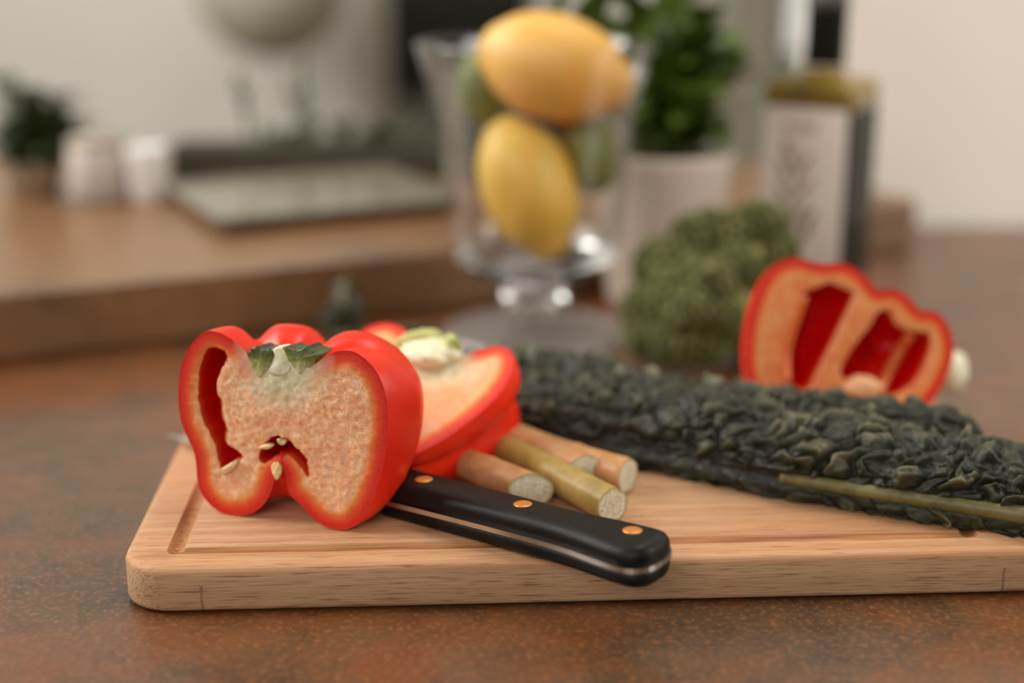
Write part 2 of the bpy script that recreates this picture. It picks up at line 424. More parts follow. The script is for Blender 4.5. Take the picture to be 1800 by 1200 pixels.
# hob panel lying on raised slab
hc = onz(392, 414, SZ)
hob = empty('hob', (hc.x, hc.y, SZ+0.0008), SANG); tag(hob, 'flat grey glass hob panel on the raised worktop at left', 'hob')
MHOBG = plain('grey_glass', lin(122, 118, 100), 0.18, 0.02, 6)
MHOBB = plain('hob_underframe', lin(96, 66, 42), 0.5, 0.05, 20)
box('frame', (0.0, 0.0, 0.0), (0.165, 0.140, 0.007), MHOBB, hob, 0.001)
box('glass_top', (-0.004, -0.004, 0.0072), (0.169, 0.144, 0.0115), MHOBG, hob, 0.0015)

# ------------------------------------------------------------------ cutting board
BANG = math.radians(2.98)
bu = Vector((math.cos(BANG), math.sin(BANG), 0)); bv = Vector((-math.sin(BANG), math.cos(BANG), 0))
BC = -0.1091*bu + 0.4396*bv
BL, BW, BT = 0.334, 0.192, 0.0160
def rrect(x0, y0, x1, y1, r, n=10):
    out = []
    for cx, cy, a0 in ((x1-r, y0+r, -90), (x1-r, y1-r, 0), (x0+r, y1-r, 90), (x0+r, y0+r, 180)):
        for k in range(n+1):
            a = math.radians(a0+90*k/n); out.append((cx+r*math.cos(a), cy+r*math.sin(a)))
    return out
loops = []
R0 = 0.017
def lp(ins, z, r, g=0.0): loops.append(([(x, y, z) for x, y in rrect(ins, ins, BL-ins, BW-ins, r)], g))
lp(0.0012, 0.0, R0-0.001); lp(0.0003, 0.0006, R0); lp(0.0, 0.0018, R0); lp(0.0, BT-0.0022, R0); lp(0.0005, BT-0.0009, R0-0.0004); lp(0.0018, BT-0.0001, R0-0.002); lp(0.0030, BT, R0-0.003)
def lpg(a, b, c, d, z, r, g): loops.append(([(x, y, z) for x, y in rrect(a, b, c, d, r)], g))
GX1 = 0.2945
for off, z, r, g in ((-0.0030, BT, 0.0045, 0.0), (-0.0026, BT-0.0005, 0.0042, 0.6), (-0.0018, BT-0.0013, 0.0035, 1), (0.0, BT-0.0017, 0.0025, 1), (0.0018, BT-0.0013, 0.0015, 1), (0.0026, BT-0.0005, 0.001, .6), (0.0030, BT, 0.0008, 0)):
    lpg(0.0172+off, 0.0142+off, GX1-off, BW-0.0142-off, z, r, g)
V = []; F = []; G = []
for L, g in loops: V += L; G += [g]*len(L)
n = len(loops[0][0])
for i in range(len(loops)-1):
    for k in range(n):
        k2 = (k+1) % n; F.append((i*n+k, i*n+k2, (i+1)*n+k2, (i+1)*n+k))
F.append(tuple(range(n))[::-1]); F.append(tuple((len(loops)-1)*n+k for k in range(n)))
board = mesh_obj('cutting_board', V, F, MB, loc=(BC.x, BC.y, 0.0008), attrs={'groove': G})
board.rotation_euler = (0, 0, BANG)
sm = board.data
try: sm.set_sharp_from_angle(angle=math.radians(50))
except Exception: pass
tag(board, 'pale bamboo cutting board with rounded corners and juice groove', 'cutting board')
ZB = BT+0.0008

# ------------------------------------------------------------------ half bell peppers
def pepper_half(root_name, label, right_px, left_px, holes_px, P, e1, e2, e3, depth, grooves, core_px=None, core_r=0.02,
                toppull=0.010, backdrop=0.0, botlift=0.006, p=2.6, step=0.0009, cavdepth=0.026, relief=0.0006, group=None, gdepth=0.13, bulge=0.0, flesh=None, lift=(), ragged=0.0):
    n = e3
    def loc2(px):
        q = onplane(px[0], px[1], P, n)-P
        return (q.dot(e1), q.dot(e2))
    R = catmull([loc2(a) for a in right_px], 64); L = catmull([loc2(a) for a in left_px], 64)
    base = P.copy()
    to3 = lambda a, b, c: e1*a+e2*b+e3*c
    E = np.array([e1, e2, e3])
    root = empty(root_name, base); tag(root, label, 'bell pepper', group)
    NS, NF = 64, 96
    s = np.linspace(0, 1, NS)
    x0 = R[0, 0]+(R[-1, 0]-R[0, 0])*s
    rR = np.maximum(R[:, 0]-x0, 0); rL = np.maximum(x0-L[:, 0], 0)
    rm = 0.5*(rR.max()+rL.max())
    phi = np.linspace(0, math.pi, NF)
    V = []
    top = np.clip(1-s/0.42, 0, 1)**0.7*np.clip(s/0.08, 0, 1); bot = np.clip((s-0.62)/0.38, 0, 1)
    env = np.clip(np.sin(math.pi*s), 0, 1)**0.5
    for j, f in enumerate(phi):
        w = f/math.pi; w = w*w*(3-2*w)
        g = np.max([math.exp(-((f-gr_[0])/0.17)**2)*gr_[1]*np.clip(((gr_[2] if len(gr_) > 2 else 9)-s)/0.25, 0, 1) for gr_ in grooves], axis=0)
        sf = math.sin(f)
        k = (abs(math.cos(f))**p+abs(sf)**p)**(-1/p)
        r = (rR*(1-w)+rL*w)*(1-gdepth*g*env*min(1, sf*3))
        r = r*(1+bulge*math.sin(min(math.pi/2, f*2.2))*(1-w)*env)
        x = x0+r*k*math.cos(f); y = depth/rm*r*k*sf
        z = R[:, 1]*(1-w)+L[:, 1]*w - (toppull*g+backdrop*sf-sum(dz_*math.exp(-((f-a_)/s_)**2) for a_, dz_, s_ in lift))*top*min(1, sf*2.5) + botlift*sf*bot*(1-0.3*math.cos(4*f))
        V.append(np.stack([x, z, y], 1))
    V = np.array(V)  # NF,NS,3 local (a,b,c)
    W = V.reshape(-1, 3)@E
    F = []
    for j in range(NF-1):
        for i in range(NS-1):
            F.append((j*NS+i, (j+1)*NS+i, (j+1)*NS+i+1, j*NS+i+1))
    sk = mesh_obj('skin', W, F, MSKIN, root, recalc=False)
    # orient outwards
    c0 = W.mean(0); me = sk.data
    tot = sum((np.array(me.polygons[i].center)-c0)@np.array(me.polygons[i].normal) for i in range(0, len(me.polygons), 37))
    if tot < 0: me.flip_normals()
    # cut face
    out = np.vstack([R, L[::-1][1:-1]])
    holes = [catmull([loc2(a) for a in h], 110, True) for h in holes_px]
    if ragged: holes = [h+ragged*np.stack([fbm(h[:, 0]*900, h[:, 1]*900, 41, 3), fbm(h[:, 0]*900, h[:, 1]*900, 47, 3)], 1) for h in holes]
    mn = out.min(0); mx = out.max(0)
    gx, gy = np.meshgrid(np.arange(mn[0], mx[0], step), np.arange(mn[1], mx[1], step))
    pts = np.stack([gx.ravel(), gy.ravel()], 1)+np.random.uniform(-.3, .3, (gx.size, 2))*step
    keep = in_poly(pts, out)&(dist_poly(pts, out) > step*0.7)
    for h in holes: keep &= ~in_poly(pts, h)&(dist_poly(pts, h) > step*0.6)
    pts = pts[keep]
    allp = [out]+holes; edges = []; base_i = 0
    for lp_ in allp:
        m = len(lp_); edges += [(base_i+i, base_i+(i+1) % m) for i in range(m)]; base_i += m
    P2 = np.vstack(allp+[pts])
    vo, eo, fo, _, _, _ = delaunay_2d_cdt([Vector(a) for a in P2.tolist()], edges, [], 0, 1e-7)
    vo = np.array([tuple(a) for a in vo]); fo = np.array([f for f in fo if len(f) == 3])
    cen = vo[fo].mean(1); ok = in_poly(cen, out)
    for h in holes: ok &= ~in_poly(cen, h)
    fo = fo[ok]
    de = dist_poly(vo, out); dh = np.full(len(vo), 1e3)
    for h in holes: dh = np.minimum(dh, dist_poly(vo, h))
    soft = np.clip((de-0.0035)/0.003, 0, 1)
    rel = relief*soft*0.8*(0.8*fbm(vo[:, 0]*900, vo[:, 1]*900, 3)+0.5*fbm(vo[:, 0]*150, vo[:, 1]*150, 5))
    hole_round = 0.0008*np.exp(-dh/0.0008)
    edge_round = 0.0005*np.exp(-de/0.0006)*(de > 1e-6)
    dz = -rel+hole_round+edge_round
    dz = np.where(de < 1e-6, 0, dz)
    if core_px: cc = np.array(loc2(core_px)); core = np.clip(1-np.hypot((vo[:, 0]-cc[0])*0.85, vo[:, 1]-cc[1])/core_r, 0, 1)
    else: core = np.zeros(len(vo))
    W = np.stack([vo[:, 0], vo[:, 1], dz], 1)@E
    # face orientation towards -e3
    a, b, c = vo[fo[:, 0]], vo[fo[:, 1]], vo[fo[:, 2]]
    cr = (b[:, 0]-a[:, 0])*(c[:, 1]-a[:, 1])-(b[:, 1]-a[:, 1])*(c[:, 0]-a[:, 0])
    want = -1 if np.dot(np.cross(E[0], E[1]), E[2]) > 0 else 1
    fo = np.where((cr*want > 0)[:, None], fo, fo[:, ::-1])
    cf = mesh_obj('cut_face', W, fo, flesh or MFL, root, attrs={'edge': de, 'core': core, 'wall': np.clip((de+dh-0.0080)/0.002, 0, 1)})
    # cavities
    for h in holes:
        m = len(h); c = h.mean(0); V = []; A = []; K = 14
        for k in range(K+1):
            t = math.pi/2*k/K; sc = max(math.cos(t), 0.0)**0.45
            for q in h:
                o2 = c+(q-c)*sc
                V.append((o2[0], o2[1], 0.0004+cavdepth*math.sin(t)*(1+0.1*math.sin(9*q[0]*60)))); A.append(k/K)
        F = [(k*m+i, k*m+(i+1) % m, (k+1)*m+(i+1) % m, (k+1)*m+i) for k in range(K) for i in range(m)]
        mesh_obj('cavity', np.array(V)@E, F, MCAV, root, attrs={'deep': A}, recalc=True)
    return root, loc2, E

def plate(name, poly_px, loc2, E, z0, z1, mat, root, jitter=0.0006, shrink=0.85):
    Q = catmull([loc2(a) for a in poly_px], 60, True)
    Q = Q+np.random.normal(0, jitter*0.45, Q.shape)
    c = Q.mean(0); V = []; F = []; m = len(Q); K = 6
    for k in range(K+1):
        t = k/K
        sc = 1-(1-shrink)*t
        for q in Q: V.append((*(c+(q-c)*sc), z0+(z1-z0)*t))
    for sc in (0.8, 0.5, 0.2):
        for q in Q:
            a = c+(q-c)*sc
            V.append((*a, z0-0.0007*(1-sc)+0.0004*float(vnoise(np.array(a[0]*700), np.array(a[1]*700), 2))))
    for k in range(K):
        for i in range(m): F.append((k*m+i, k*m+(i+1) % m, (k+1)*m+(i+1) % m, (k+1)*m+i))
    rings = [0, K+1, K+2, K+3]
    for a, b in zip(rings, rings[1:]):
        for i in range(m): F.append((a*m+i, a*m+(i+1) % m, b*m+(i+1) % m, b*m+i))
    F.append(tuple((K+3)*m+i for i in range(m))); F.append(tuple(K*m+i for i in range(m)))
    zz = np.array(V)[:, 1]; rise = (zz-zz.min())/(zz.max()-zz.min())
    return mesh_obj(name, np.array(V)@E, F, mat, root, recalc=True, attrs={'rise': rise})

def c1(pts, ox=280, oy=540, k=2.858): return [(ox+x/k, oy+y/k) for x, y in pts]
# --- front pepper
pl = onz(430, 905, ZB); pr = onz(620, 932, ZB)
yaw = math.atan2(pr.y-pl.y, pr.x-pl.x)
lean = math.radians(3)
h1 = Vector((math.cos(yaw), math.sin(yaw), 0)); back = Vector((-math.sin(yaw), math.cos(yaw), 0))
e2 = (Vector((0, 0, 1))*math.cos(lean)+back*math.sin(lean)).normalized(); e3 = h1.cross(e2); e3 = -e3 if e3.dot(back) < 0 else e3
Pp = (pl+pr)/2 - back*0.002
right = c1([(612, 196), (650, 206), (700, 222), (745, 262), (772, 292), (805, 268), (850, 240), (905, 218), (970, 220), (1030, 255), (1088, 318), (1127, 400), (1146, 500), (1148, 620), (1136, 740), (1112, 850), (1078, 955), (1030, 1045), (985, 1095), (930, 1118), (865, 1112), (800, 1082), (750, 1035), (705, 985), (660, 948), (641, 900), (636, 860), (628, 820), (612, 800)])
left = c1([(612, 196), (570, 206), (510, 236), (468, 290), (440, 232), (400, 190), (350, 152), (295, 125), (245, 118), (200, 140), (160, 185), (125, 250), (103, 330), (95, 420), (98, 500), (112, 580), (140, 650), (172, 720), (185, 790), (190, 860), (205, 920), (240, 975), (290, 1020), (350, 1045), (410, 1048), (470, 1033), (525, 990), (562, 925), (582, 855), (596, 815), (612, 800)])
h_left = c1([(250, 202), (300, 207), (335, 242), (325, 280), (300, 330), (285, 400), (302, 470), (310, 540), (330, 600), (330, 680), (372, 708), (412, 745), (370, 775), (310, 820), (295, 770), (280, 700), (250, 640), (215, 560), (195, 480), (190, 400), (200, 300), (220, 240)])
h_mid = c1([(545, 668), (585, 648), (640, 668), (690, 715), (735, 765), (742, 850), (715, 810), (665, 760), (620, 740), (560, 757), (520, 788), (498, 755), (512, 705)])
rootA, l2, E = pepper_half('bell_pepper', 'large red bell pepper half standing upright with its cut face to the camera', right, left, [h_left, h_mid],
    Pp, h1, e2, e3, 0.040, [(0.52, 1.0, 0.36), (1.42, 1.0), (2.35, 1.0)], core_px=c1([(612, 300)])[0], core_r=0.0215, toppull=0.010, backdrop=0.002, bulge=0.20, ragged=0.00035, lift=[(1.0, 0.0020, 0.28), (1.85, 0.0005, 0.25)])
plate('calyx', c1([(447, 225), (470, 205), (490, 197), (520, 212), (560, 207), (578, 235), (560, 290), (530, 330), (505, 350), (483, 330), (468, 295), (455, 260)]), l2, E, -0.0003, 0.010, MCALYX, rootA, 0.0003)
plate('calyx', c1([(622, 196), (660, 208), (700, 214), (740, 196), (775, 218), (825, 236), (795, 262), (757, 300), (735, 300), (712, 335), (690, 315), (660, 275), (638, 235)]), l2, E, -0.0003, 0.010, MCALYX, rootA, 0.0003)
plate('core', c1([(575, 212), (605, 192), (628, 197), (642, 240), (662, 290), (650, 330), (600, 345), (555, 330), (558, 290), (575, 245)]), l2, E, -0.0002, 0.006, MCORE, rootA, 0.0003)
for poly in ([(505, 700), (540, 683), (582, 692), (545, 708)], [(570, 790), (600, 770), (622, 800), (615, 840), (598, 862), (578, 835)], [(600, 655), (640, 672), (628, 688), (608, 680)], [(305, 820), (360, 780), (400, 762), (388, 800), (345, 830)]):
    plate('seed', c1(poly), l2, E, -0.0012, 0.002, MSEED, rootA, 0.0002, 0.7)

# --- middle pepper lying on its back behind the front one
A3 = onz(893, 612, 0.062); B3 = onz(722, 802, 0.036); C3 = onz(670, 570, 0.066)
n3 = (B3-A3).cross(C3-A3).normalized()
if n3.z > 0: n3 = -n3          # into the body, downwards
P3 = (A3+B3+C3)/3
cen_top = onplane(762, 606, P3, n3); cen_bot = onplane(655, 790, P3, n3)
f2 = (cen_top-cen_bot); f2 = (f2-n3*f2.dot(n3)).normalized(); f1 = f2.cross(n3)
if f1.x < 0: f1 = -f1
rightB = [(765, 606), (785, 612), (803, 628), (835, 617), (870, 609), (893, 612), (905, 630), (901, 655), (880, 690), (850, 720), (815, 748), (780, 772), (748, 790), (722, 802), (695, 808), (672, 800), (660, 785)]
leftB = [(765, 606), (745, 603), (728, 603), (722, 592), (705, 574), (680, 567), (655, 571), (632, 585), (618, 610), (610, 640), (606, 675), (606, 710), (610, 745), (620, 775), (638, 792), (650, 790), (660, 785)]
rootB, l2b, E3 = pepper_half('bell_pepper', 'red bell pepper half lying on the cut stalks behind the front pepper, face up', rightB, leftB, [],
    P3, f1, f2, n3, 0.042, [(0.40, 1.0), (1.2, 0.9), (2.2, 1.0)], gdepth=0.2, core_px=(762, 640), core_r=0.020, toppull=0.004, botlift=0.0, p=2.6, step=0.0012, relief=0.0005, bulge=0.2, flesh=MFLS)
# lumpy core with green calyx remains
def blob(name, c, rad, mat, root, seed, amp=0.25, fr=120, sub=4, attr=False, rot=None):
    bm = bmesh.new(); bmesh.ops.create_icosphere(bm, subdivisions=sub, radius=1)
    V = np.array([v.co[:] for v in bm.verts]); F = [[v.index for v in f.verts] for f in bm.faces]; bm.free()
    nn = vnoise(V[:, 0]*3+V[:, 2]*2, V[:, 1]*3+seed, seed)*amp+vnoise(V[:, 0]*8+V[:, 2]*5, V[:, 1]*8-V[:, 2]*3, seed+2)*amp*0.4
    V = V*(1+nn)[:, None]*np.array(rad)
    if rot is not None: V = V@rot
    return mesh_obj(name, V+np.array(c), F, mat, root)
ct = onplane(755, 622, P3, n3)-P3
blob('core', ct-n3*0.0005, (0.0125, 0.0125, 0.0050), MCORE, rootB, 4, 0.12)
ct = onplane(793, 616, P3, n3)-P3
blob('calyx', ct-n3*0.001, (0.004, 0.007, 0.006), mat_green('pale_calyx', lin(150, 158, 84), lin(184, 186, 116), lin(212, 208, 150), 200), rootB, 9)
ct = onplane(742, 603, P3, n3)-P3
blob('calyx', ct-n3*0.0005, (0.009, 0.0035, 0.005), bpy.data.materials['pale_calyx'], rootB, 12)

# --- right pepper behind the kale
def c4(pts): return [(1080+x/2.647, 340+y/2.647) for x, y in pts]
Yc = onz(1490, 742, ZB).y; Pc = onz(1490, 742, ZB)
yawc = math.radians(4); leanc = math.radians(14)
g1 = Vector((math.cos(yawc), math.sin(yawc), 0)); gb = Vector((-math.sin(yawc), math.cos(yawc), 0))
g2 = (Vector((0, 0, 1))*math.cos(leanc)+gb*math.sin(leanc)).normalized(); g3 = (gb*math.cos(leanc)-Vector((0, 0, 1))*math.sin(leanc)).normalized()
rightC = c4([(1225, 452), (1290, 443), (1345, 463), (1392, 508), (1425, 543), (1490, 548), (1535, 585), (1566, 645), (1579, 720), (1570, 790), (1540, 865), (1500, 935), (1455, 990), (1380, 1035), (1290, 1050), (1200, 1045), (1120, 1030)])
leftC = c4([(1225, 452), (1208, 430), (1170, 385), (1120, 345), (1060, 323), (990, 328), (920, 318), (850, 298), (780, 313), (720, 358), (678, 420), (645, 500), (620, 600), (608, 690), (604, 770), (612, 850), (640, 920), (700, 975), (800, 1020), (900, 1040), (1000, 1042), (1060, 1036), (1120, 1030)])
hC1 = c4([(890, 460), (940, 440), (1000, 415), (1060, 440), (1113, 465), (1092, 520), (1060, 590), (1025, 665), (985, 745), (940, 830), (900, 905), (830, 910), (785, 880), (782, 820), (795, 745), (812, 680), (838, 590), (860, 520)])
hC2 = c4([(1195, 610), (1222, 560), (1262, 540), (1292, 570), (1308, 605), (1360, 635), (1420, 645), (1468, 652), (1470, 720), (1442, 800), (1390, 880), (1300, 935), (1200, 905), (1110, 870), (1060, 850), (1062, 800), (1100, 735), (1150, 665)])
rootC, l2c, EC = pepper_half('bell_pepper', 'red bell pepper half with two open chambers standing behind the kale at right', rightC, leftC, [hC1, hC2],
    Pc, g1, g2, g3, 0.036, [(0.7, 0.8), (1.5, 1.0), (2.3, 0.8)], core_px=None, toppull=0.004, backdrop=0.010, botlift=0.0, step=0.0011, relief=0.0003, cavdepth=0.026, flesh=MFLO)
def on2(px, c): 
    a = l2c(px); return np.array([a[0], a[1], c])@EC
pth = [on2(q, c) for q, c in zip(c4([(1395, 655), (1375, 710), (1335, 790), (1285, 870), (1245, 925)]), (0.004, 0.009, 0.010, 0.008, 0.004))]
MRIBR = plain('pepper_rib', lin(226, 110, 50), 0.4, 0.05, 90)
tube('rib', catmull(pth, 14), [0.0024]*14, MRIBR, rootC, 10)
pth = [on2(q, c) for q, c in zip(c4([(880, 470), (845, 590), (812, 700), (800, 800), (800, 890)]), (0.004, 0.006, 0.007, 0.006, 0.004))]
tube('rib', catmull(pth, 14), [0.0035]*14, MRIBR, rootC, 10)
blob('core', on2(c4([(1130, 905)])[0], 0.003), (0.0105, 0.004, 0.0045), MPEACH, rootC, 21)

# pale stalk end behind the right pepper
q = onz(1672, 716, ZB)
st = empty('leek', (q.x, q.y+0.014, ZB)); tag(st, 'white and pale green cut leek end beside the right pepper', 'leek')
MLEEK = mat_green('leek_white', lin(196, 200, 150), lin(222, 220, 186), lin(236, 232, 212), 50, 0.4)
tube('stalk', [(0.001, 0.0, 0.003), (0.002, 0.001, 0.006), (0.004, 0.004, 0.010), (0.005, 0.009, 0.013), (0.004, 0.014, 0.014)], [0.004, 0.0070, 0.0085, 0.0080, 0.0045], MLEEK, st, 24)
tube('outer_layer', [(-0.006, 0.0035, 0.003), (-0.004, 0.005, 0.008), (-0.002, 0.009, 0.012), (0.000, 0.015, 0.014)], [0.003, 0.0060, 0.0065, 0.003], mat_green('leek_green', lin(150, 160, 80), lin(186, 188, 116), lin(212, 208, 150), 50, 0.4), st, 20)

# ------------------------------------------------------------------ knife
pb = onz(1168, 985, 0.0265); pt = onz(303, 766, 0.0185)
kd = Vector((pt.x-pb.x, pt.y-pb.y, 0)); KL = kd.length; kang = math.atan2(kd.y, kd.x)
kn = empty('kitchen_knife', (pb.x, pb.y, 0.0262), 0)
kn.rotation_euler = (0, math.radians(1.6), kang); tag(kn, "kitchen knife with black riveted handle overhanging the board's front edge", 'knife')
# local x: butt -> tip ; local y: with kang ~ 142deg, -y is away from camera ... compute sign
away = -1 if (Matrix.Rotation(kang, 3, 'Z')@Vector((0, 1, 0))).y < 0 else 1
HL = 0.112
def hw(x):   # (near edge, far edge) in 'away' coordinate
    t = x/HL
    near = -(0.0105+0.0030*math.exp(-((t-0.08)/0.16)**2)-0.0010*math.sin(math.pi*min(1, t)))
    far = 0.0100+0.0012*math.exp(-((t-0.1)/0.2)**2)-0.0016*math.exp(-((t-0.35)/0.2)**2)
    return near, far
def endk(x, r=0.010):
    k = 1.0
    if x < r: k = (1-((r-x)/r)**2.6)**(1/2.6)
    return max(k, 0.0)
def scale_part(name, zs, mat, hgt):
    NX, NY = 60, 21; V = []; F = []
    xs = [HL*(i/(NX-1))**1.5 for i in range(NX)]
    for x in xs:
        nr, fr = hw(x); ek = endk(x); c = (nr+fr)/2; h = (fr-nr)/2*max(ek, 0.02)
        zk = endk(x, 0.006)
        dz = 0.0
        for j in range(NY):
            q = -1+2*j/(NY-1); q = math.copysign(abs(q)**0.6, q)
            z = hgt*(1-abs(q)**4.5)**(1/2.2)*(0.15+0.85*zk)
            V.append((x+0.0002, away*(c+h*q), zs*(0.0009+z)))
    for i in range(NX-1):
        for j in range(NY-1):
            F.append((i*NY+j, (i+1)*NY+j, (i+1)*NY+j+1, i*NY+j+1))
        F.append((i*NY, (i+1)*NY, (i+1)*NY+NY-1, i*NY+NY-1))
    F.append(tuple(range(NY))); F.append(tuple((NX-1)*NY+j for j in range(NY)))
    return mesh_obj(name, V, F, mat, kn, recalc=True)
scale_part('handle_scale', 1, MHAN, 0.0068); scale_part('handle_scale', -1, MHAN, 0.0068)
outl = []
xs = [HL*(i/39)**1.6 for i in range(40)]
nearp = []; farp = []
for x in xs:
    nr, fr = hw(x); ek = endk(x); c = (nr+fr)/2; h = (fr-nr)/2*ek+0.0003
    nearp.append((x-0.0002, away*(c-h))); farp.append((x-0.0002, away*(c+h)))
outl = nearp+farp[::-1]
V = [(x, y, -0.0009) for x, y in outl]+[(x, y, 0.0009) for x, y in outl]; m = len(outl)
F = [tuple(range(m))[::-1], tuple(range(m, 2*m))]+[(i, (i+1) % m, m+(i+1) % m, m+i) for i in range(m)]
mesh_obj('tang', V, F, MSTEEL, kn, smooth=False, recalc=True)
for x, yy in ((0.0125, 0.0008), (0.0560, 0.0), (0.1000, 0.0)):
    zt = 0.0009+0.0068
    for sgn in (1, -1):
        lathe('rivet', [(0.0, 0.0), (0.0033, 0.0), (0.0033, 0.0002), (0.0025, 0.0004), (0.0, 0.0005)], MBRASS, kn, (x, away*yy, zt-0.0002) if sgn > 0 else (x, away*yy, -zt-0.0003), 28)
# bolster and blade
NB = 40; V = []; 
for i in range(NB+1):
    x = HL+(KL-HL)*i/NB; t = i/NB
    spine = -0.008+0.007*t*t*0.8; edge = 0.0155*(1-t**3.2)+spine*t**3.2+0.0003
    th = 0.0009*(1-0.75*t)
    V += [(x, away*spine, th), (x, away*spine, -th), (x, away*(spine+edge)*0.5, -th*0.7), (x, away*edge, 0), (x, away*(spine+edge)*0.5, th*0.7)]
F = [(i*5+k, i*5+(k+1) % 5, (i+1)*5+(k+1) % 5, (i+1)*5+k) for i in range(NB) for k in range(5)]+[(4, 3, 2, 1, 0), tuple(NB*5+k for k in range(5))]
mesh_obj('blade', V, F, MSTEEL, kn, smooth=False, recalc=True)

# ------------------------------------------------------------------ cut stalks
def stalk(label, pend, pfar, rad, mat, bend=0.0, sq=1.0, tilt=0.0):
    A = np.array(pend); B = np.array(pfar); L = np.linalg.norm(B-A)
    root = empty('cut_stalk', A); tag(root, label, 'stalk', 'cut stalks on the board')
    d = (B-A)/L; side = np.cross(d, (0, 0, 1)); side /= np.linalg.norm(side)
    up = np.cross(side, d)
    N, m = 50, 32; V = []; F = []
    for i in range(N):
        t = i/(N-1); c = d*L*t+side*bend*math.sin(math.pi*t)
        for k in range(m):
            a = 2*math.pi*k/m
            node = 0.06*math.exp(-((t-0.35)/0.03)**2)
            r = rad*(1+0.05*math.cos(2*a+1)+0.03*math.sin(5*a+t*3)+node-0.22*t)
            if i == 0: r *= 0.97
            sh = tilt*math.cos(a)*r if i == 0 else tilt*math.cos(a)*r*max(0, 1-t*6)
            V.append(c+side*math.cos(a)*r+up*math.sin(a)*r*sq+d*sh)
    for i in range(N-1):
        for k in range(m):
            F.append((i*m+k, i*m+(k+1) % m, (i+1)*m+(k+1) % m, (i+1)*m+k))
    F.append(tuple((N-1)*m+k for k in range(m)))
    mesh_obj('stem', V, F, mat, root, recalc=True)
    V2 = []; F2 = []; A2 = []; K = 12
    for j in range(K+1):
        rr = 1-j/K
        for k in range(m):
            a = 2*math.pi*k/m; b = np.array(V[k])*rr
            amp = 0.0 if j == 0 else 0.00018
            V2.append(b-d*(0.0002*(1-rr)+amp*random.uniform(-1, 1)-0.0001)); A2.append(rr)
    for j in range(K):
        for k in range(m): F2.append((j*m+k, j*m+(k+1) % m, (j+1)*m+(k+1) % m, (j+1)*m+k))
    mesh_obj('cut_end', V2, F2, MPITH, root, attrs={'rad': A2}, recalc=True)
    return root
def zc(px, py, z): return tuple(onz(px, py, z))
stalk('thick pinkish cut stalk nearest the knife handle', zc(934, 861, ZB+0.0072), zc(720, 785, ZB+0.0072), 0.0068, MSTP, 0.002, 1.0, -0.75)
stalk('long yellow-green cut stalk in front, its white end nearest the board edge', zc(1077, 888, ZB+0.0072), zc(800, 744, ZB+0.0072), 0.0067, MSTG, 0.0, 1.05, 0.0)
stalk('short pink-brown cut stalk half hidden between the yellow-green stalk and the rear one', zc(1031, 823, ZB+0.0100), zc(850, 752, ZB+0.0085), 0.0056, MSTP, 0.0, 1.0, -0.5)
stalk('rear pink-brown cut stalk whose end faces right below the kale', zc(1104, 836, ZB+0.0074), zc(880, 754, ZB+0.0074), 0.0072, MSTP, -0.003, 1.0, 0.25)

